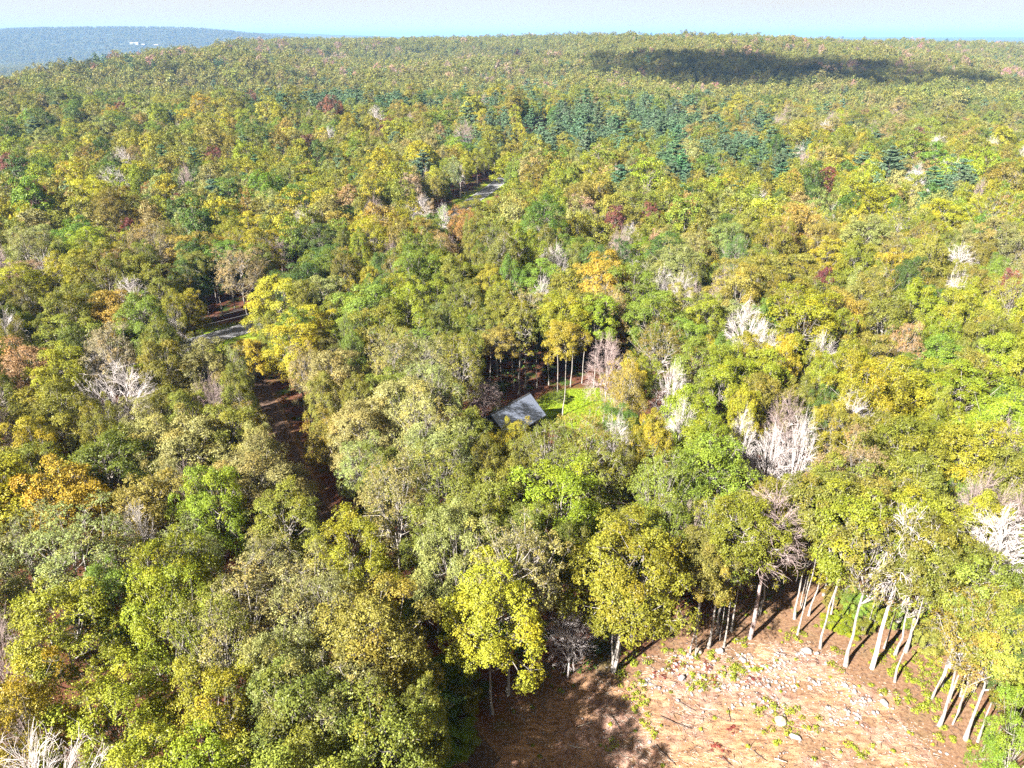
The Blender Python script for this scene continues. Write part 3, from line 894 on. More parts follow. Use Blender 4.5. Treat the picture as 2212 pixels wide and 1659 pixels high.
cell = {}
def near_ok(x, y, R, k=0.71):
    ci, cj = int(x // 10), int(y // 10)
    for i in range(ci - 1, ci + 2):
        for j in range(cj - 1, cj + 2):
            for (a, b, r) in cell.get((i, j), ()):
                if (x - a) ** 2 + (y - b) ** 2 < ((R + r) * k) ** 2:
                    return False
    return True
def put(x, y, R):
    cell.setdefault((int(x // 10), int(y // 10)), []).append((x, y, R))
for t in trees:
    put(t['x'], t['y'], t['R'] * (0.75 if t['kind'] in ('sparse', 'bush') else 1.15 if t['kind'] in ('bare', 'bare_pink') else 1.0))

def palette(x, y, u, v, g):
    """Which colours grow where: sage and olive on the near left, lime and ochre to the right, grey-brown on the far slopes."""
    d = math.hypot(x, y)
    n1 = float(vnoise(x / 45 + 9, y / 45, 31))
    left = float(sstep(1250, 500, u)) if u < 1250 else 0.0
    W = dict(olive=.27, lime=.17, green=.12, deep=.05, sage=.11, yellow=.012, yellow_lime=.12, ochre=.04, tan=.012, orange=.004, pink=.004, maroon=.008, bare=.035, bare_pink=.03)
    if u < 1000 and v > 900:
        W.update(sage=.40, lime=.14, yellow_lime=.10, ochre=.05, green=.05, deep=.02)
    if u > 1250 and v > 560:
        W.update(lime=.27, yellow_lime=.2, ochre=.06, sage=.04, bare=.05)
    if v < 560:
        W.update(ochre=.06, green=.13, deep=.07, sage=.14, tan=.02, maroon=.010, pink=.006, lime=.15, bare=.022)
    if d > 500:
        k1 = float(sstep(.5, .75, vnoise(x / 170 + 3, y / 120, 71)))
        W.update(olive=.30, sage=.2, tan=.05 + .25 * k1, ochre=.09, lime=.10, yellow_lime=.06, green=.10, bare_pink=.01 + .2 * k1, bare=.01)
        k2 = float(sstep(.5, .75, vnoise(x / 140 + 13, y / 110, 91)))
        W.update(deep=.06 + .25 * k2, green=.1 + .2 * k2)
    if d < 135:
        W.update(maroon=0, orange=0, pink=0)
    names = list(W)
    p = np.array([W[k] * math.exp(4.2 * (float(vnoise(x / 32 + 7.3 * q, y / 32 + 3.1 * q, 40 + q)) - .5)) for q, k in enumerate(names)])
    p = p / p.sum()
    c = names[int(g.choice(len(names), p=p))]
    if n1 > 0.72 and g.random() < .5:
        c = 'olive'
    return c

def pineness(u, v):
    z = 0.0
    if v < 460:
        z = max(z, .95 * math.exp(-((u - 1330) / 330) ** 4 - ((v - 275) / 62) ** 4))
        z = max(z, .95 * math.exp(-((u - 760) / 250) ** 4 - ((v - 225) / 20) ** 4))
        z = max(z, .8 * math.exp(-((u - 1580) / 170) ** 4 - ((v - 350) / 48) ** 4))
        z = max(z, .75 * math.exp(-((u - 1980) / 150) ** 4 - ((v - 390) / 38) ** 4))
        z *= .7 + .6 * float(vnoise(u / 60, v / 30, 23))
        z = max(z, .6 * math.exp(-((u - 1120) / 90) ** 2 - ((v - 200) / 25) ** 2))
        z = max(z, .8 * math.exp(-((u - 200) / 110) ** 2 - ((v - 128) / 12) ** 2))
        z = max(z, .05)
    return z

gf = np.random.default_rng(5)
def candidates(d0, d1, dens, az=0.72):
    n = int((d1 ** 2 - d0 ** 2) * az * dens)
    d = np.sqrt(gf.uniform(d0 ** 2, d1 ** 2, n))
    a = gf.uniform(-az, az, n)
    return d * np.sin(a), d * np.cos(a)

far_pts = []
def try_fill(xs, ys, scale):
    zs = terrain(xs, ys)
    rd = seg_dist(xs, ys, ROAD)
    td = seg_dist(xs, ys, TRACK)
    cdist = poly_dist(xs, ys, CLEARING)
    odist = poly_dist(xs, ys, OPENGROUND)
    ldist = poly_dist(xs, ys, LAWN)
    for x, y, z, r_, t_, c_, o_, l_ in zip(xs, ys, zs, rd, td, cdist, odist, ldist):
        d = math.hypot(x, y)
        R = scale * gf.choice([2.3, 3.4, 4.6, 5.9], p=[.23, .31, .29, .17]) * gf.uniform(.9, 1.12)
        rc = (5.0 + R * 0.45) if y < 178 else (4.2 + R * 0.3)
        if r_ < rc or t_ < 2.1 + R * (0.5 if 64 < y < 128 else .35) or c_ < 1.0 or o_ < 0 or l_ < 2.0 or math.hypot(x - HX, y - HY) < 9:
            continue
        if not near_ok(x, y, R):
            continue
        low = min(float(seg_dist(x, y, [(-57, 157), (-86, 131)])) - 9, float(seg_dist(x, y, [(0, 106), (-12, 95)])) - 6.5) < 0
        if low:
            R *= .6
        H = (11.5 + 1.35 * R) * gf.uniform(.76, 1.18) * (0.92 + .2 * float(vnoise(x / 30, y / 30, 17)))
        if low:
            H = 4.5
        u, v, dep = project(x, y, z + H * .66)
        u, v = float(u), float(v)
        if d < 420:
            ok = False
            for tryn in range(2):
                a = np.arange(10) * .6283
                pts = project(x + R * np.cos(a), y + 0 * a, z + H * .62 + H * .38 * np.sin(a))
                us = np.append(pts[0], u)
                vs = np.append(pts[1], v)
                if not any(in_poly(us, vs, P).any() for P in PROTECT):
                    ok = True
                    break
                R, H = R * .62, H * .5
                u, v, dep = (float(q) for q in project(x, y, z + H * .66))
            if not ok:
                continue
        if gf.random() < pineness(u, v):
            kind, tint = 'pine', 'pine'
            R = R * .85
        else:
            c = palette(x, y, u, v, gf)
            if c in ('bare', 'bare_pink'):
                kind, tint = c, None
                R = R * .9
                H = H * .97
            else:
                tint = c
                kind = 'bush' if H < 9.5 else ('airy' if (gf.random() < (.4 if c in ('sage', 'tan', 'ochre') else .12)) else 'full')
        put(x, y, R)
        add(x, y, kind, tint, R, H, hand=False)

x_, y_ = candidates(18, 170, .22, .78)
try_fill(x_, y_, 1.0)
x_, y_ = candidates(170, 420, .10, .72)
try_fill(x_, y_, 1.0)
x_, y_ = candidates(420, 900, .05, .70)
try_fill(x_, y_, 1.06)
x_, y_ = candidates(900, 2300, .022, .68)
keep = np.hypot(x_, y_) < np.interp(np.arctan2(x_, y_), SKY_AZ, SKY_D) + 130
try_fill(x_[keep], y_[keep], 1.15)
# thinner planting of far-off woods in the valley on the left
x_, y_ = candidates(1100, 6800, .0022, .68)
az_ = np.arctan2(x_, y_)
keep = (np.hypot(x_, y_) > np.interp(az_, SKY_AZ, SKY_D) + 130) & (az_ < -.15)
xv, yv = x_[keep], y_[keep]
for x, y in zip(xv, yv):
    add(float(x), float(y), 'full', gf.choice(['olive', 'green', 'deep', 'tan', 'sage']), gf.uniform(5, 8), gf.uniform(12, 17), hand=False)

# ------------------------------------------------------------------ trees one can tell apart become things, the rest one forest
TX = np.array([t['x'] for t in trees]); TY = np.array([t['y'] for t in trees])
TZ = terrain(TX, TY)
TH = np.array([t['H'] for t in trees]); TR = np.array([t['R'] for t in trees])
TU, TV, TD = project(TX, TY, TZ + TH * .66)
show = TR / TD * FPX
inframe = (TU > -show) & (TU < 2212 + show) & (TV > -show) & (TV < 1659 + show * .7) & (TY > 5)
KIND3 = ['bare_tree' if t['kind'].startswith('bare') else 'pine_tree' if t['kind'] == 'pine' else 'broadleaf_tree' for t in trees]
things = set()
for kd, most in (('broadleaf_tree', 298), ('bare_tree', 120), ('pine_tree', 70)):
    c = [i for i in range(len(trees)) if KIND3[i] == kd and inframe[i]]
    c.sort(key=lambda i: -show[i] - (1000 if trees[i]['hand'] and show[i] > 30 else 0))
    things.update(c[:most])
gi = np.random.default_rng(9)

def zone(i):
    t = trees[i]
    x, y, u, v = t['x'], t['y'], TU[i], TV[i]
    if math.hypot(x - HX, y - HY) < 15:
        return 'in front of the grey roofed house' if y < HY else 'behind the grey roofed house'
    if float(poly_dist(x, y, CLEARING)) < 7 or float(poly_dist(x, y, OPENGROUND)) < 3:
        return 'along the edge of the bare clearing' if u < 1700 else 'beyond the bare clearing' if v < 1230 else 'in the corner of the clearing'
    if float(seg_dist(x, y, TRACK)) < 11:
        return 'beside the shaded dirt track' + (' near the clearing' if y < 85 else ' near the road')
    if float(seg_dist(x, y, ROAD)) < 13:
        return 'along the road past the pale stretch' if y > 175 else 'by the pale stretch of road'
    if float(poly_dist(x, y, LAWN)) < 14:
        return 'around the sunny lawn'
    rows = [(0, 'on the far slope'), (300, 'below the far ridge'), (430, 'in the upper wood'), (540, 'in the middle wood'), (680, 'level with the road'),
            (800, 'level with the house'), (930, 'just below the house'), (1080, 'in the lower wood'), (1250, 'near clearing level'), (1430, 'at the bottom edge')]
    r = [n for q, n in rows if v >= q][-1]
    xs_ = float(seg_dist(x, y, [(TRACK[0]), (TRACK[-1])]))
    side = 'left of the track' if u < np.interp(v, [700, 1100, 1400, 1700], [500, 690, 850, 1000]) else 'right of the track'
    if v < 690:
        side = 'left of the road' if u < np.interp(v, [380, 480, 700], [1090, 960, 500]) else 'right of the road'
    if u > 1650:
        side = 'at the right side'
    return r + ' ' + side
ORD = ['leftmost', 'second from left', 'third from left', 'fourth from left', 'fifth from left', 'sixth from left', 'seventh from left', 'eighth from left', 'ninth from left', 'tenth from left']
ORD += [f'{n} from left' for n in ('eleventh', 'twelfth', 'thirteenth', 'fourteenth', 'fifteenth', 'sixteenth', 'seventeenth', 'eighteenth', 'nineteenth', 'twentieth')]
def look(i):
    t = trees[i]
    k = t['kind']
    if k == 'bare':
        return 'leafless white tree'
    if k == 'bare_high':
        return 'leafless tall trunked tree'
    if k == 'bare_pink':
        return 'leafless brownish tree'
    if k == 'pine':
        return 'blue green pine'
    return WORDS[t['tint']] + {'full': ' round tree', 'airy': ' airy tree', 'tall': ' tall trunked tree', 'sparse': ' sparse slender tree', 'multi': ' tree with clustered pale stems', 'bush': ' small bushy tree'}[k]
groups = {}
for i in things:
    groups.setdefault((look(i), zone(i)), []).append(i)
label = {}
for (lk, zn), ids in groups.items():
    ids.sort(key=lambda i: TU[i])
    for n, i in enumerate(ids):
        label[i] = f'{lk} {zn}' if len(ids) == 1 else f'{lk} {zn}, {ORD[n % 20]}'
        if n >= 20:
            label[i] += ' higher up'
GROUP = {'bare_tree': 'leafless trees among the woods', 'pine_tree': 'pines in the far wood', 'broadleaf_tree': 'broadleaf trees of the wood'}

rows = []             # the forest: x y z rot sx sz proto r g b
fproto = {}
flist = []
def fidx(kind, p):
    k = (kind, p)
    if k not in fproto:
        fproto[k] = len(flist)
        flist.append(k)
    return fproto[k]
for kd in ('full', 'airy', 'bush', 'bare', 'bare_pink', 'pine', 'tall', 'sparse', 'mid', 'mid_bare', 'mid_pine', 'far', 'far_pine'):
    for p in range(len(PROTO[kd])):
        fidx(kd, p)
for i, t in enumerate(trees):
    tint = jit(TINT[t['tint']] if t['tint'] else (.3, .3, .3), gi)
    if t['tint'] and t['tint'] != 'pine' and TD[i] > 250:      # the far woods are more of one colour
        k_ = 0.72 * float(sstep(250, 900, TD[i]))
        tint = tuple(a_ * (1 - k_) + b_ * k_ for a_, b_ in zip(tint, (.142, .15, .042)))
    if i in things:
        kd = KIND3[i]
        wood, crown, pH, pR = PROTO[t['kind']][t['p']]
        root = link(kd, None, label=label[i], cat='tree', group=GROUP[kd], loc=(t['x'], t['y'], TZ[i]))
        root.empty_display_size = 0.5
        root.rotation_euler = (0, 0, t['rot'])
        root.scale = (t['sx'], t['sx'], t['sz'])
        link('trunk', wood, root)
        c = link('crown', crown, root)
        c['tint'] = tint
        continue
    k, p, sx, sz = t['kind'], t['p'], t['sx'], t['sz']
    if TD[i] > 190:
        lod = 'mid' if TD[i] < 640 else 'far'
        k2 = (lod + '_pine') if k == 'pine' else ('mid_bare' if k.startswith('bare') and lod == 'mid' else lod)
        if k.startswith('bare') and lod == 'far':
            tint = jit((.24, .17, .14), gi)
        p = int(gi.integers(len(PROTO[k2]))) if k2 != 'mid_bare' else (0 if k == 'bare' else 1)
        sx, sz, k = t['R'] / PROTO[k2][p][3], t['H'] / PROTO[k2][p][2], k2
    if k == 'multi':
        k, p = 'full', 0
    for part in (0, 1):
        rows.append((t['x'], t['y'], TZ[i], t['rot'], sx, sz, fidx(k, p) * 2 + part, *tint))
rows = np.array(rows, float)
print('trees', len(trees), 'things', len(things), 'forest', len(rows))

pc = bpy.data.collections.new('forest_shapes')       # shapes the forest repeats; not linked to the scene
for n, (k, p) in enumerate(flist):
    for part in (0, 1):
        pc.objects.link(bpy.data.objects.new(f'shape_{n * 2 + part:03d}', PROTO[k][p][part]))

me = bpy.data.meshes.new('forest')
me.vertices.add(len(rows))
me.vertices.foreach_set('co', rows[:, :3].astype(np.float32).ravel())
for an, typ, val in (('rot', 'FLOAT_VECTOR', np.stack([0 * rows[:, 3], 0 * rows[:, 3], rows[:, 3]], -1)), ('siz', 'FLOAT_VECTOR', rows[:, [4, 4, 5]]), ('tint', 'FLOAT_VECTOR', rows[:, 7:10])):
    a = me.attributes.new(an, typ, 'POINT')
    a.data.foreach_set('vector', np.ascontiguousarray(val, np.float32).ravel())
a = me.attributes.new('pick', 'INT', 'POINT')
a.data.foreach_set('value', rows[:, 6].astype(np.int32))
forest = link('forest', me, kind='stuff', label='mixed autumn woods rolling away to the far ridge')
ng = bpy.data.node_groups.new('forest_scatter', 'GeometryNodeTree')
ng.interface.new_socket('Geometry', in_out='INPUT', socket_type='NodeSocketGeometry')
ng.interface.new_socket('Geometry', in_out='OUTPUT', socket_type='NodeSocketGeometry')
gn, gl = ng.nodes, ng.links
gin, gout = gn.new('NodeGroupInput'), gn.new('NodeGroupOutput')
iop = gn.new('GeometryNodeInstanceOnPoints')
ci = gn.new('GeometryNodeCollectionInfo')
ci.inputs['Collection'].default_value = pc
ci.inputs['Separate Children'].default_value = True
ci.inputs['Reset Children'].default_value = True
def named(nm, typ):
    a = gn.new('GeometryNodeInputNamedAttribute')
    a.data_type = typ
    a.inputs['Name'].default_value = nm
    return a.outputs['Attribute']
gl.new(gin.outputs[0], iop.inputs['Points'])
gl.new(ci.outputs[0], iop.inputs['Instance'])
iop.inputs['Pick Instance'].default_value = True
gl.new(named('pick', 'INT'), iop.inputs['Instance Index'])
e2r = gn.new('FunctionNodeEulerToRotation')
gl.new(named('rot', 'FLOAT_VECTOR'), e2r.inputs[0])
gl.new(e2r.outputs[0], iop.inputs['Rotation'])
gl.new(named('siz', 'FLOAT_VECTOR'), iop.inputs['Scale'])
gl.new(iop.outputs[0], gout.inputs[0])
md = forest.modifiers.new('scatter', 'NODES')
md.node_group = ng

# ------------------------------------------------------------------ the house
def house():
    dv = np.array([0.636, 0.772, 0.0]); nv = np.array([0.772, -0.636, 0.0])
    A, D = np.array([2.95, 110.5, 0]), np.array([-3.4, 102.8, 0])
    mid = (A + D) / 2
    L, W, ze, zr = 10.0, 3.55, 2.95, 6.0
    root = link('house', None, label='small house with a pale grey gable roof beside the sunny lawn', cat='house', loc=tuple(mid))
    root.rotation_euler = (0, 0, math.atan2(dv[1], dv[0]))
    # local axes: x along the ridge, -y towards the lit roof side
    wallm = noisy_mat('dark_boards', (0.05, 0.045, 0.045), (0.085, 0.08, 0.08), 2, .85, .2)
    roofm = noisy_mat('roof_metal', (0.12, 0.14, 0.195), (0.15, 0.172, 0.225), 1.2, .5, .05, .4)
    trimm = noisy_mat('dark_trim', (0.03, 0.03, 0.035), (0.05, 0.05, 0.055), 2, .7)
    whitem = noisy_mat('white_frame', (.5, .48, .42), (.6, .58, .5), 2, .6)
    glassm = noisy_mat('window_glass', (.02, .025, .03), (.04, .045, .05), 1, .08, 0, .8)
    lx, ly = L / 2 - .35, W - .4
    wall = MB()
    zw = ze + .28
    wall.prism([(-lx, -ly, -.2), (-lx, ly, -.2), (-lx, ly, zw), (-lx, 0, zr - .12), (-lx, -ly, zw)], (2 * lx, 0, 0))
    link('wall', wall.mesh('wall', wallm), root)
    k = (zr - ze) / W
    for s in (-1, 1):
        rf = MB().prism([(-L / 2, 0, zr), (-L / 2, s * W, ze), (-L / 2, s * W, ze - .1), (-L / 2, 0, zr - .1)], (L, 0, 0))
        r = link('roof', rf.mesh('roof', roofm), root)
        # standing seams, a hand's width proud of the sheet
        for q in range(21):
            xx = -L / 2 + .25 + q * (L - .5) / 20
            sm = MB().prism([(xx - .015, s * .1, zr - .1 * k + .028), (xx - .015, s * (W - .02), ze + .02 * k + .028), (xx - .015, s * (W - .02), ze), (xx - .015, s * .1, zr - .1 * k - .002)], (.03, 0, 0))
            link('seam', sm.mesh('seam', roofm), r)
        for e in (-1, 1):
            bd = MB().prism([(0, 0, zr - .02), (0, s * W, ze - .02), (0, s * W, ze - .24), (0, 0, zr - .24)], (e * .05, 0, 0))
            o = link('barge_board', bd.mesh('barge_board', trimm), r)
            o.location = (e * (L / 2 + .002), 0, 0)
        link('gutter', MB().box((0, s * (W + .06), ze - .07), (L, .12, .12)).mesh('gutter', trimm), r)
    link('ridge_cap', MB().prism([(-L / 2, -.2, zr - .12), (-L / 2, 0, zr + .05), (-L / 2, .2, zr - .12)], (L, 0, 0)).mesh('ridge_cap', trimm), root)
    def win(x, y, z, w, h, axis):
        f, p = MB(), MB()
        for (a, b, ww, hh) in ((0, h / 2, w + .12, .08), (0, -h / 2, w + .12, .08), (-w / 2, 0, .08, h), (w / 2, 0, .08, h), (0, 0, .05, h)):
            f.box((a, 0, b) if axis == 'x' else (0, a, b), (ww, .06, hh) if axis == 'x' else (.06, ww, hh))
        p.box((0, 0, 0), (w, .02, h) if axis == 'x' else (.02, w, h))
        fo = link('window', f.mesh('window', whitem), root)
        fo.location = (x, y, z)
        link('pane', p.mesh('pane', glassm), fo)
    for s in (-1, 1):
        for x in (3.0, -0.6, -3.2):
            win(x, s * (ly + .02), 1.7, .8, 1.3, 'x')
        win(s * (lx + .02), -1.3, 1.7, .8, 1.2, 'y')
        win(s * (lx + .02), 0, 4.1, .7, .8, 'y')
    dr = link('door', MB().box((1.4, -(ly + .03), 1.02), (.92, .06, 2.05)).mesh('door', trimm), root)
    link('handle', MB().box((1.05, -(ly + .08), 1.0), (.04, .06, .14)).mesh('handle', whitem), dr)
    link('foundation', MB().box((0, 0, .0), (2 * lx + .1, 2 * ly + .1, .4)).mesh('foundation', noisy_mat('concrete', (.2, .2, .19), (.3, .3, .29), 3)), root)
house()

# ------------------------------------------------------------------ lawn grass, weeds, undergrowth
def tuft_mesh(name, cx_, cy_, cz_, per, spread, size, g, mat, aspect=.3, up=.6):
    n = len(cx_)
    idx = np.repeat(np.arange(n), per)
    sp_ = np.asarray(spread)[idx] if np.ndim(spread) else spread
    a, r = g.uniform(0, 6.28, len(idx)), np.sqrt(g.random(len(idx)))
    px, py = np.asarray(cx_)[idx] + np.cos(a) * r * sp_, np.asarray(cy_)[idx] + np.sin(a) * r * sp_
    hz = g.random(len(idx)) ** .8 * (1.05 - .7 * r) * (np.asarray(up)[idx] if np.ndim(up) else up)
    pos = np.stack([px, py, np.asarray(cz_)[idx] + hz + .03], -1)
    nr = unit(np.stack([np.cos(a) * r, np.sin(a) * r, np.full(len(idx), .7)], -1) + g.normal(0, .45, (len(idx), 3)))
    v, f = cards(pos, nr, size * g.uniform(.6, 1.4, len(idx)), g, aspect)
    sh = g.uniform(.7, 1.2, n)[idx] * g.uniform(.7, 1.3, len(idx))
    hu = np.clip(g.random(n)[idx] ** 2 + .2 * g.random(len(idx)), 0, 1) * .7
    return mesh_np(name, v, f, mat, False, {'shade': sh, 'hue': hu})

gg = np.random.default_rng(41)
LA = np.array(LAWN)
gx, gy = gg.uniform(LA[:, 0].min(), LA[:, 0].max(), 9000), gg.uniform(LA[:, 1].min(), LA[:, 1].max(), 9000)
kp = poly_dist(gx, gy, LAWN) + (fbm(gx / 3, gy / 3, 2, 2) - .4) * 3 < 0
kp &= fbm(gx / 4, gy / 4, 55, 2) > .2
gx, gy = gx[kp], gy[kp]
lawn = link('lawn_grass', tuft_mesh('lawn_grass', gx, gy, 0 * gx, 7, .22, .12, gg, M['leaf'], .22, .16), kind='stuff', label='bright green rough grass of the small lawn beside the house')
lawn['tint'] = (0.2, 0.28, 0.02)

def c4(x, y):
    return at(1316.6 + x * .2063, 1316.6 + y * .2063)
def c5(x, y):
    return at(1755.5 + x * .3597, 1316.6 + y * .3597)
WP = [(c4, 230, 560, 2.2, 16), (c4, 210, 720, 1.6, 10), (c4, 300, 900, 1.5, 9), (c4, 390, 1180, .9, 4), (c4, 440, 1330, .7, 3), (c4, 1210, 590, 1.5, 12), (c4, 1280, 700, 1.0, 6), (c4, 920, 710, 1.0, 5), (c4, 1080, 770, .6, 3),
      (c4, 660, 530, 1.8, 9), (c4, 1600, 640, .9, 4), (c4, 1640, 1000, .8, 4), (c4, 1960, 1180, 2.2, 16), (c4, 1840, 1080, 1.3, 8), (c4, 1700, 1340, .8, 4), (c4, 1400, 600, .9, 5), (c4, 980, 800, .5, 3), (c4, 840, 820, .4, 2), (c4, 1380, 360, .9, 5),
      (c4, 1950, 290, 1.3, 8), (c4, 1080, 480, .7, 4), (c4, 280, 1030, .6, 3), (c4, 840, 460, 1.0, 5), (c4, 1540, 1070, .6, 3), (c4, 40, 1430, .6, 3),
      (c5, 640, 340, 2.8, 26), (c5, 700, 400, 2.4, 18), (c5, 590, 560, 1.3, 10), (c5, 690, 560, 1.4, 10), (c5, 860, 480, 2.0, 14), (c5, 700, 620, 1.0, 6), (c5, 790, 750, 1.3, 8), (c5, 280, 840, 1.4, 8), (c5, 440, 350, 1.0, 6), (c5, 410, 300, .8, 5),
      (c5, 460, 520, 1.0, 6), (c5, 1010, 760, 1.6, 9), (c5, 580, 420, 1.0, 6), (c5, 460, 240, .9, 5), (c5, 140, 340, .7, 4), (c5, 140, 250, .5, 3), (c5, 930, 640, 1.8, 10), (c5, 1080, 900, 2.0, 10), (c5, 520, 360, .6, 3)]
wx, wy, ws = [], [], []
for fn, x, y, r, n in WP:
    X, Y = fn(x, y)
    for _ in range(n):
        a, q = gg.uniform(0, 6.28), math.sqrt(gg.random()) * r
        wx.append(X + q * math.cos(a)); wy.append(Y + q * math.sin(a)); ws.append(gg.uniform(.22, .5))
for _ in range(900):
    X, Y = gg.uniform(-4, 60), gg.uniform(38, 90)
    pc_ = float(poly_dist(X, Y, CLEARING))
    if (pc_ < 0 and gg.random() < .3) or (pc_ >= 0 and float(poly_dist(X, Y, OPENGROUND)) < 3):
        wx.append(X); wy.append(Y); ws.append(gg.uniform(.12, .25))
wx, wy, ws = np.array(wx), np.array(wy), np.array(ws)
weeds = link('weeds', tuft_mesh('weeds', wx, wy, soil_z(wx, wy), 46, ws, .10, gg, M['leaf'], .4, ws * 1.1), kind='stuff', label='bright green weeds sprouting across the bare clearing')
weeds['tint'] = (0.19, 0.23, 0.022)
# shrubs and ferns on the wood floor
ux, uy = candidates(38, 150, .09, .66)
ok = (poly_dist(ux, uy, CLEARING) > .5) & (seg_dist(ux, uy, TRACK) > 2.1) & (seg_dist(ux, uy, ROAD) > 5) & (np.hypot(ux - HX, uy - HY) > 8) & (poly_dist(ux, uy, LAWN) > 1) & (poly_dist(ux, uy, OPENGROUND) > -1) & (fbm(ux / 9, uy / 9, 77, 3) > .40)
ux, uy = ux[ok], uy[ok]
us_ = gg.uniform(.5, 1.3, len(ux))
und = link('undergrowth', tuft_mesh('undergrowth', ux, uy, terrain(ux, uy), 34, us_, .17, gg, M['leaf'], .5, us_ * 1.0), kind='stuff', label='low green shrubs and ferns on the shaded wood floor')
und['tint'] = (0.06, 0.125, 0.02)
# dry red-brown brush beside the rubble
bx, by, bs = [], [], []
for fn, x, y, r, n in ((c4, 700, 620, 1.0, 12), (c4, 500, 720, .8, 6), (c4, 1150, 1500, 1.0, 10), (c4, 1300, 1290, .8, 6), (c4, 1000, 600, .6, 5), (c4, 1500, 760, .8, 6), (c4, 1100, 760, .7, 5)):
    X, Y = fn(x, y)
    for _ in range(n):
        a, q = gg.uniform(0, 6.28), math.sqrt(gg.random()) * r
        bx.append(X + q * math.cos(a)); by.append(Y + q * math.sin(a)); bs.append(gg.uniform(.15, .35))
bx, by, bs = np.array(bx), np.array(by), np.array(bs)
brush = link('dry_brush', tuft_mesh('dry_brush', bx, by, soil_z(bx, by), 30, bs, .09, gg, M['leaf'], .3, bs * .7), kind='stuff', label='dry reddish brush among the stones of the clearing')
brush['tint'] = (0.16, 0.035, 0.03)

# ------------------------------------------------------------------ stones
M['stone'] = noisy_mat('stone', (.15, .135, .13), (.36, .335, .33), 1.6, .9, .5, .15)
M['stone_brown'] = noisy_mat('stone_brown', (.28, .19, .13), (.5, .44, .38), 1.1, .9, .5, .15)
def rock_np(g, sub=2):
    bm = bmesh.new()
    bmesh.ops.create_icosphere(bm, subdivisions=sub, radius=1.0)
    v = np.array([p.co[:] for p in bm.verts]); f = np.array([[q.index for q in p.verts] for p in bm.faces])
    bm.free()
    for _ in range(9):                       # shear off facets
        n = unit(g.normal(size=3)); c = g.uniform(.55, .9)
        d = v @ n
        v = v - np.clip(d - c, 0, None)[:, None] * n
    v = v * (1 + g.normal(0, .03, (len(v), 1)))
    return v, f
BOULDERS = [
    (c4, 930, 455, 82, 1.05, 'stone_brown', 'upright grey boulder beside the pale tree trunks at the clearing edge'), (c4, 1150, 440, 84, .8, 'stone', 'white boulder at the foot of the slender trunks, above the weeds'),
    (c4, 1390, 530, 80, .6, 'stone', 'flat white boulder half hidden by weeds at the top of the rubble'), (c4, 755, 735, 84, .8, 'stone', 'round white boulder just below the red dry brush'),
    (c4, 415, 735, 44, .7, 'stone', 'small white boulder left of the red dry brush'), (c4, 370, 792, 74, .4, 'stone', 'low flat white slab nearest the big pale stemmed tree'),
    (c4, 1780, 1190, 136, .8, 'stone_brown', 'largest boulder, brown and white, in the middle of the clearing'), (c4, 1950, 1345, 112, .5, 'stone', 'broken white slab just below the largest boulder'),
    (c4, 710, 960, 46, .8, 'stone', 'lone round stone in the ochre soil below the red brush'), (c4, 2065, 440, 96, .6, 'stone', 'long white boulder at the upper end of the rubble strip'),
    (c4, 1330, 320, 32, .9, 'stone', 'small round white stone among the tree trunks'), (c4, 820, 605, 42, .7, 'stone', 'square white stone at the tip of the red brush'),
    (c4, 980, 1085, 36, .7, 'stone', 'small pale stone on the rutted ochre strip'), (c4, 1820, 1010, 44, .8, 'stone', 'round stone just above the largest boulder'),
    (c4, 1510, 1035, 46, .7, 'stone', 'white stone at the end of the rubble, left of the largest boulder'), (c4, 2095, 810, 44, .6, 'stone', 'single white stone between the rubble strip and bare soil'),
    (c4, 420, 1385, 52, .5, 'stone', 'flat pale stone beside the shadow at the bottom of the clearing'),
    (c5, 20, 272, 60, .6, 'stone', 'left stone of the pair at the top of the rubble'), (c5, 82, 325, 62, .45, 'stone', 'long low stone right of the pair at the rubble top'), (c5, 193, 465, 56, .6, 'stone', 'lone oval boulder between the rubble and the slender trunks'),
    (c5, 340, 548, 56, .6, 'stone', 'left boulder of the white cluster at the clearing edge'), (c5, 425, 570, 84, .65, 'stone', 'largest boulder of the white cluster at the clearing edge'), (c5, 405, 518, 50, .5, 'stone', 'flat boulder on top of the white cluster at the clearing edge'),
    (c5, 480, 602, 34, .6, 'stone', 'small stone below the white cluster at the clearing edge'), (c5, 300, 545, 34, .5, 'stone', 'smallest stone left of the white cluster at the clearing edge'), (c5, 765, 855, 38, .5, 'stone', 'pale stone near the right bottom corner of the clearing, left one'),
    (c5, 805, 868, 44, .4, 'stone', 'flat pale stone near the right bottom corner of the clearing'), (c5, 160, 850, 30, .6, 'stone', 'small pale stone left of the lowest weeds'), (c5, 60, 725, 36, .6, 'stone', 'white stone above the lowest weeds in the clearing'),
]
for q, (fn, x, y, s, h, mt, lb) in enumerate(BOULDERS):
    X, Y = fn(x, y)
    g = np.random.default_rng(500 + q)
    dep = Y * cp + CAMZ * sp
    r = s * (.2063 if fn is c4 else .3597 * .62) * dep / FPX / 2
    v, f = rock_np(g, 3 if r > .4 else 2)
    v = v * np.array([r * g.uniform(.95, 1.25), r * g.uniform(.75, 1.0), r * h])
    a = g.uniform(0, 3.14)
    v[:, :2] = v[:, :2] @ np.array([[math.cos(a), math.sin(a)], [-math.sin(a), math.cos(a)]])
    link('boulder', mesh_np('boulder', v, f, M[mt], False), label=lb, cat='boulder', group='boulders on the clearing', loc=(X, Y, float(soil_z(X, Y)) + r * h * .45))
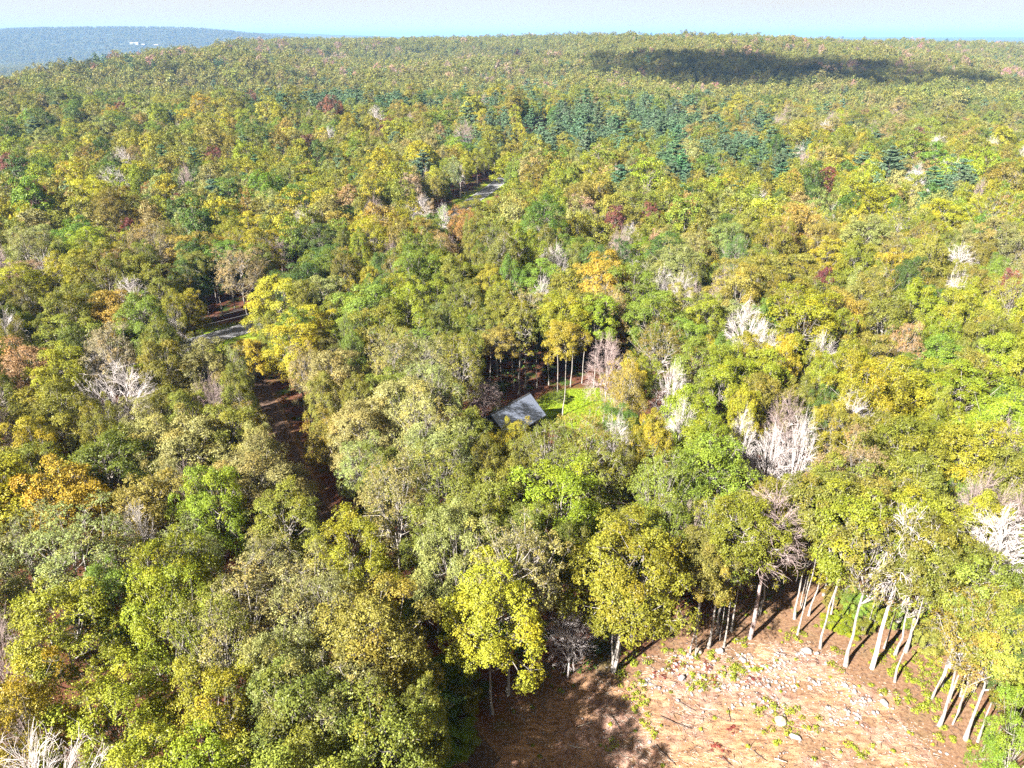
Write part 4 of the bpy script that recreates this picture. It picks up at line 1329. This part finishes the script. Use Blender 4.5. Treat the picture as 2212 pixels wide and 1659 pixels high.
# countless small stones
RUB = [at(u, v) for u, v in ((1370, 1480), (1470, 1430), (1600, 1402), (1740, 1398), (1800, 1420), (1870, 1490), (1905, 1545), (1850, 1570), (1740, 1530), (1660, 1540), (1560, 1500), (1450, 1490))]
RB = np.array(RUB)
vs, fs, o = [], [], 0
shapes = [rock_np(np.random.default_rng(600 + i), 1) for i in range(12)]
def scatter(n, x0, x1, y0, y1, poly, lo, hi, thr=None, sd=0):
    global o
    X, Y = gg.uniform(x0, x1, n), gg.uniform(y0, y1, n)
    k = poly_dist(X, Y, poly) + (fbm(X / 2, Y / 2, 61, 3) - .45) * 5 < 0
    if thr:
        k &= fbm(X / 2.5, Y / 2.5, sd, 3) > thr
    X, Y = X[k], Y[k]
    Z = soil_z(X, Y)
    for x, y, z in zip(X, Y, Z):
        v, f = shapes[int(gg.integers(12))]
        r = lo + (hi - lo) * gg.random() ** 2.5
        a = gg.uniform(0, 6.28)
        w = v * np.array([r * gg.uniform(.9, 1.4), r * gg.uniform(.7, 1.0), r * gg.uniform(.45, .8)])
        w = np.stack([w[:, 0] * math.cos(a) - w[:, 1] * math.sin(a) + x, w[:, 0] * math.sin(a) + w[:, 1] * math.cos(a) + y, w[:, 2] + z + r * .15], -1)
        vs.append(w); fs.append(f + o); o += len(v)
scatter(3200, RB[:, 0].min(), RB[:, 0].max(), RB[:, 1].min(), RB[:, 1].max(), RUB, .04, .26, .36, 3)
scatter(5200, -6, 46, 38, 66, CLEARING, .02, .12)
link('rubble', mesh_np('rubble', np.concatenate(vs), np.concatenate(fs), M['stone']), kind='stuff', label='loose pale stones strewn across the bare clearing')

# ------------------------------------------------------------------ fallen branches
def stick(p0, p1, r, g, bend=.15):
    p0, p1 = np.array(p0, float), np.array(p1, float)
    n = 8
    t = np.linspace(0, 1, n)[:, None]
    P = p0 + (p1 - p0) * t
    L = np.linalg.norm(p1 - p0)
    off = np.cumsum(g.normal(0, bend * L / n, (n, 3)), 0)
    off -= off[-1] * t
    P = P + off * np.array([1, 1, .25])
    P[:, 2] = np.maximum(P[:, 2], r * .6 + .02)
    parts = [tubes(P[None], (r * (1 - .6 * t[:, 0]))[None], 6)]
    for q in range(3):
        i = int(g.integers(3, n - 1))
        e = P[i] + unit(P[-1] - P[0] + g.normal(0, .5 * L, 3) * [1, 1, .2]) * L * g.uniform(.12, .3)
        e[2] = max(e[2], .05)
        parts.append(tubes(np.stack([P[i], (P[i] + e) / 2, e])[None], np.array([[r * .5, r * .35, r * .15]]), 4))
    return cat(parts)
M['dead_wood'] = noisy_mat('dead_wood', (.05, .035, .03), (.12, .09, .075), 3, .95, .4, .1)
M['pale_wood'] = noisy_mat('pale_wood', (.3, .25, .2), (.45, .4, .35), 3, .95, .4, .1)
FALLEN = [(c4, 0, 1110, 110, 1270, .075, 'dead_wood', 'dark bent branch lying at the edge of the tree shadow'), (c4, 480, 1430, 690, 1650, .07, 'dead_wood', 'dark fallen branch reaching down to the bottom of the clearing'),
          (c4, 690, 960, 900, 1075, .06, 'dead_wood', 'dark stick lying beside the lone round stone'), (c4, 520, 1130, 860, 1270, .05, 'dead_wood', 'long thin branch lying along the ruts in the ochre soil'),
          (c4, 1080, 1120, 1260, 1185, .06, 'dead_wood', 'short dark branch in the middle of the ochre strip'), (c4, 1230, 1050, 1265, 1190, .05, 'dead_wood', 'upright leaning stick in the ochre strip'),
          (c4, 1720, 1580, 1850, 1620, .07, 'pale_wood', 'pale bare branch at the bottom of the clearing'), (c4, 1500, 1480, 1640, 1600, .05, 'dead_wood', 'dark branch below the largest boulder, lower one'),
          (c4, 950, 1040, 1130, 1060, .05, 'pale_wood', 'pale stick lying across the ruts'), (c5, 590, 412, 700, 440, .09, 'dead_wood', 'fallen log in the green weeds by the slender trunks'),
          (c4, 1180, 1560, 1270, 1650, .06, 'dead_wood', 'dark branch at the bottom next to the dry brush'), (c4, 340, 540, 480, 640, .06, 'dead_wood', 'dead branch in the weeds below the big pale stemmed tree'),
          (c4, -330, 1250, -180, 1200, .05, 'pale_wood', 'pale stick lying in the tree shadow'), (c4, -420, 1440, -250, 1480, .05, 'pale_wood', 'crooked pale stick low in the tree shadow')]
for q, (fn, x0, y0, x1, y1, r, mt, lb) in enumerate(FALLEN):
    g = np.random.default_rng(700 + q)
    a, b = fn(x0, y0), fn(x1, y1)
    zb_ = float(soil_z(*a))
    v, f = stick((0, 0, .08), (b[0] - a[0], b[1] - a[1], .08), r, g)
    link('fallen_branch', mesh_np('fallen_branch', v, f, M[mt], True), label=lb, cat='branch', group='branches lying on the clearing', loc=(a[0], a[1], zb_))
# litter of short sticks
n = 3600
X, Y = gg.uniform(-6, 46, n), gg.uniform(38, 66, n)
k = poly_dist(X, Y, CLEARING) < 4
X, Y = X[k], Y[k]
Z = soil_z(X, Y) + .05
a = np.where(gg.random(len(X)) < .6, gg.normal(-.4, .3, len(X)), gg.uniform(0, 6.28, len(X)))
L = .15 + .8 * gg.random(len(X)) ** 2
P0 = np.stack([X, Y, Z], -1)
P2 = P0 + np.stack([np.cos(a) * L, np.sin(a) * L, gg.uniform(-.03, .12, len(X))], -1)
v, f = tubes(np.stack([P0, (P0 + P2) / 2 + gg.normal(0, .05, P0.shape), P2], 1), np.array([[.022, .02, .01]]).repeat(len(X), 0), 4)
nb = 2600
X2, Y2 = gg.uniform(RB[:, 0].min() - 4, RB[:, 0].max() + 3, nb), gg.uniform(RB[:, 1].min() - 4, RB[:, 1].max() + 1, nb)
k2 = (poly_dist(X2, Y2, CLEARING) < 0) & (fbm(X2 / 3, Y2 / 3, 88, 3) > .42)
X2, Y2 = X2[k2], Y2[k2]
a2 = gg.normal(-.5, .5, len(X2))
L2 = .15 + .6 * gg.random(len(X2)) ** 2
Q0 = np.stack([X2, Y2, soil_z(X2, Y2) + .04], -1)
Q2 = Q0 + np.stack([np.cos(a2) * L2, np.sin(a2) * L2, gg.uniform(-.02, .15, len(X2))], -1)
link('brush_debris', mesh_np('brush_debris', *tubes(np.stack([Q0, (Q0 + Q2) / 2 + gg.normal(0, .04, Q0.shape), Q2], 1), np.array([[.02, .018, .009]]).repeat(len(X2), 0), 4), M['pale_wood'], True), kind='stuff', label='pale grey brush scattered over the rubble')
link('stick_debris', mesh_np('stick_debris', v, f, M['dead_wood'], True), kind='stuff', label='short broken sticks littering the bare clearing')

# ------------------------------------------------------------------ roadside: poles, cables, cable fence
M['pole_wood'] = noisy_mat('pole_wood', (.10, .08, .065), (.18, .15, .12), 4, .9, .3)
M['cable'] = noisy_mat('cable', (.14, .14, .15), (.2, .2, .21), 5, .6)
poles = [(-90.0, 124.8), (-49.5, 157.6)]
for (x, y), lb in zip(poles, ('wooden utility pole in the trees left of the pale road stretch', 'wooden utility pole behind the yellow tree at the pale road stretch')):
    root = link('utility_pole', None, label=lb, cat='pole', group='utility poles along the road', loc=(x, y, 0))
    root.rotation_euler = (0, 0, math.atan2(poles[1][1] - poles[0][1], poles[1][0] - poles[0][0]))
    z = np.linspace(-.3, 8.2, 6)
    link('post', mesh_np('post', *tubes(np.stack([0 * z, 0 * z, z], -1)[None], np.linspace(.15, .1, 6)[None], 10), M['pole_wood'], True), root)
    arm = link('crossarm', MB().box((.17, 0, 6.95), (.1, 2.2, .12)).mesh('crossarm', M['pole_wood']), root)
    for yy in (-.9, .1, .9):
        link('insulator', MB().box((.17, yy, 7.07), (.07, .07, .12)).mesh('insulator', M['cable']), arm)
dirp = unit(np.array([poles[1][0] - poles[0][0], poles[1][1] - poles[0][1]]))
npn = np.array([-dirp[1], dirp[0]])
for off, zz, lb in ((.9, 7.1, 'far side overhead cable of three above the roadside'), (.1, 7.1, 'middle overhead cable of three above the roadside'), (-.9, 6.2, 'lowest overhead cable of three above the roadside')):
    t = np.linspace(0, 1, 24)
    a, b = np.array(poles[0]) + npn * off, np.array(poles[1]) + npn * off
    P = np.stack([a[0] + (b[0] - a[0]) * t, a[1] + (b[1] - a[1]) * t, zz - 1.0 * 4 * t * (1 - t) * .9], -1)
    link('overhead_cable', mesh_np('overhead_cable', *tubes(P[None], np.full((1, 24), .035), 6), M['cable'], True), label=lb, cat='cable', group='overhead cables along the road')
root = link('cable_fence', None, label='low two cable roadside fence on the grassy verge across the road', cat='fence', loc=(-75, 145.5, 0))
fp = np.array([(-75, 145.5), (-69, 152.0), (-62, 161.3), (-56, 172)]) - np.array([-75, 145.5])
seg = np.linspace(0, 3, 13)
fx, fy = np.interp(seg, range(4), fp[:, 0]), np.interp(seg, range(4), fp[:, 1])
for x, y in zip(fx, fy):
    link('post', MB().box((x, y, .45), (.13, .13, 1.1), .8).mesh('post', M['pole_wood']), root)
for z in (.55, .85):
    link('cable', mesh_np('cable', *tubes(np.stack([fx + .1, fy - .08, 0 * fx + z], -1)[None], np.full((1, 13), .03), 5), M['cable'], True), root)

# ------------------------------------------------------------------ far-off buildings in the valley
def ground_hit(u, v, d0=2500, d1=12000):
    dx, dy, dz = ray(u, v)
    h = math.hypot(dx, dy)
    d = np.linspace(d0, d1, 3000)
    x, y, z = dx / h * d, dy / h * d, CAMZ + dz / h * d
    below = np.where(z < terrain(x, y))[0]
    i = below[0] if len(below) else len(d) - 1
    return float(x[i]), float(y[i]), float(terrain(x[i], y[i]))
whitew = noisy_mat('white_wall', (.26, .26, .25), (.34, .34, .33), .2, .8)
greyroof = noisy_mat('pale_roof', (.25, .25, .25), (.34, .34, .34), .2, .6)
darkw = noisy_mat('far_window', (.05, .05, .06), (.08, .08, .09), 1, .3)
for u, v, L, W, H, rz, lb in ((291, 97.5, 52, 16, 5, .15, 'long white building far off in the valley, leftmost'), (311, 100.5, 22, 12, 4, -.2, 'small white building far off in the valley between two others'), (338, 102, 26, 14, 6, .3, 'tall white building far off in the valley, rightmost of three')):
    X, Y, Z = ground_hit(u, v)
    root = link('building', None, label=lb, cat='building', group='white buildings far off in the valley', loc=(X, Y, Z))
    root.rotation_euler = (0, 0, rz)
    link('wall', MB().box((0, 0, H / 2 + 4), (L, W, H + 8)).mesh('wall', whitew), root)
    link('roof', MB().prism([(-L / 2 - .5, -W / 2 - .6, H + 7.9), (-L / 2 - .5, 0, H + 12), (-L / 2 - .5, W / 2 + .6, H + 7.9)], (L + 1, 0, 0)).mesh('roof', greyroof), root)
    for q in range(5):
        link('window', MB().box((-L * .4 + q * L * .2, -W / 2 - .02, H * .6 + 8), (L * .08, .1, 2)).mesh('window', darkw), root)

# ------------------------------------------------------------------ cloud that shades the far slope, high above the picture
def cloud(cx_, cy_, cz_, rx, ry, label_, seed, n=110, rot=0.0):
    g = np.random.default_rng(seed)
    parts = []
    for q in range(n):
        a, r = g.uniform(0, 6.28), math.sqrt(g.random())
        bm = bmesh.new()
        bmesh.ops.create_icosphere(bm, subdivisions=2, radius=1.0)
        v = np.array([p.co[:] for p in bm.verts]); f = np.array([[k.index for k in p.verts] for p in bm.faces])
        bm.free()
        s = g.uniform(.09, .24) * (1.15 - .5 * r) * min(rx, ry)
        lx, ly = r * rx * math.cos(a), r * ry * math.sin(a)
        v = v * np.array([s * 1.5, s * 1.2, s * .55]) * (1 + .12 * np.sin(v * 5 + q).sum(1, keepdims=True) / 3)
        parts.append((v + np.array([lx * math.cos(rot) - ly * math.sin(rot), lx * math.sin(rot) + ly * math.cos(rot), g.uniform(0, .25) * s]), f))
    m, nn, l = new_mat('cloud')
    d, t = N(nn, 'ShaderNodeBsdfDiffuse'), N(nn, 'ShaderNodeBsdfTranslucent')
    d.inputs[0].default_value = t.inputs[0].default_value = (.9, .9, .92, 1)
    ms = N(nn, 'ShaderNodeMixShader')
    ms.inputs[0].default_value = .3
    l.new(d.outputs[0], ms.inputs[1]); l.new(t.outputs[0], ms.inputs[2])
    tp = N(nn, 'ShaderNodeBsdfTransparent')
    mt_ = N(nn, 'ShaderNodeMixShader')
    mt_.inputs[0].default_value = .74
    l.new(ms.outputs[0], mt_.inputs[1]); l.new(tp.outputs[0], mt_.inputs[2])
    l.new(mt_.outputs[0], N(nn, 'ShaderNodeOutputMaterial').inputs[0])
    link('cloud', mesh_np('cloud', *cat(parts), m, True), kind='stuff', label=label_, loc=(cx_, cy_, cz_))
CH = 520.0
def above(x, y, z=20):
    k = CH - z
    return x + to_sun.x / to_sun.z * k, y + to_sun.y / to_sun.z * k
X, Y = above(350, 1010)
cloud(X, Y, CH, 240, 200, 'broad white cloud drifting above the far wooded slope', 1, n=120, rot=-.25)
X, Y = above(120, 1120)
cloud(X, Y, CH + 30, 170, 70, 'small wisp of cloud beside the broad one', 2, n=45, rot=-.1)
X, Y = above(880, 1180)
cloud(X, Y, CH + 20, 110, 70, 'small cloud off to the right of the broad one', 3, n=30, rot=.2)

X, Y = above(-450, 900)
cloud(X, Y, CH + 10, 85, 45, 'small cloud above the left shoulder of the wooded hill', 4, n=26, rot=.1)
# ------------------------------------------------------------------ haze
m, nn, l = new_mat('haze')
pv = N(nn, 'ShaderNodeVolumePrincipled')
pv.inputs['Color'].default_value = (0.18, 0.37, 0.74, 1)
pv.inputs['Density'].default_value = 7e-5
pv.inputs['Anisotropy'].default_value = 0.0
l.new(pv.outputs[0], N(nn, 'ShaderNodeOutputMaterial').inputs['Volume'])
link('haze', MB().box((0, 0, 30), (62000, 62000, 320)).mesh('haze', m), kind='stuff', label='thin blue haze over the distant woods')
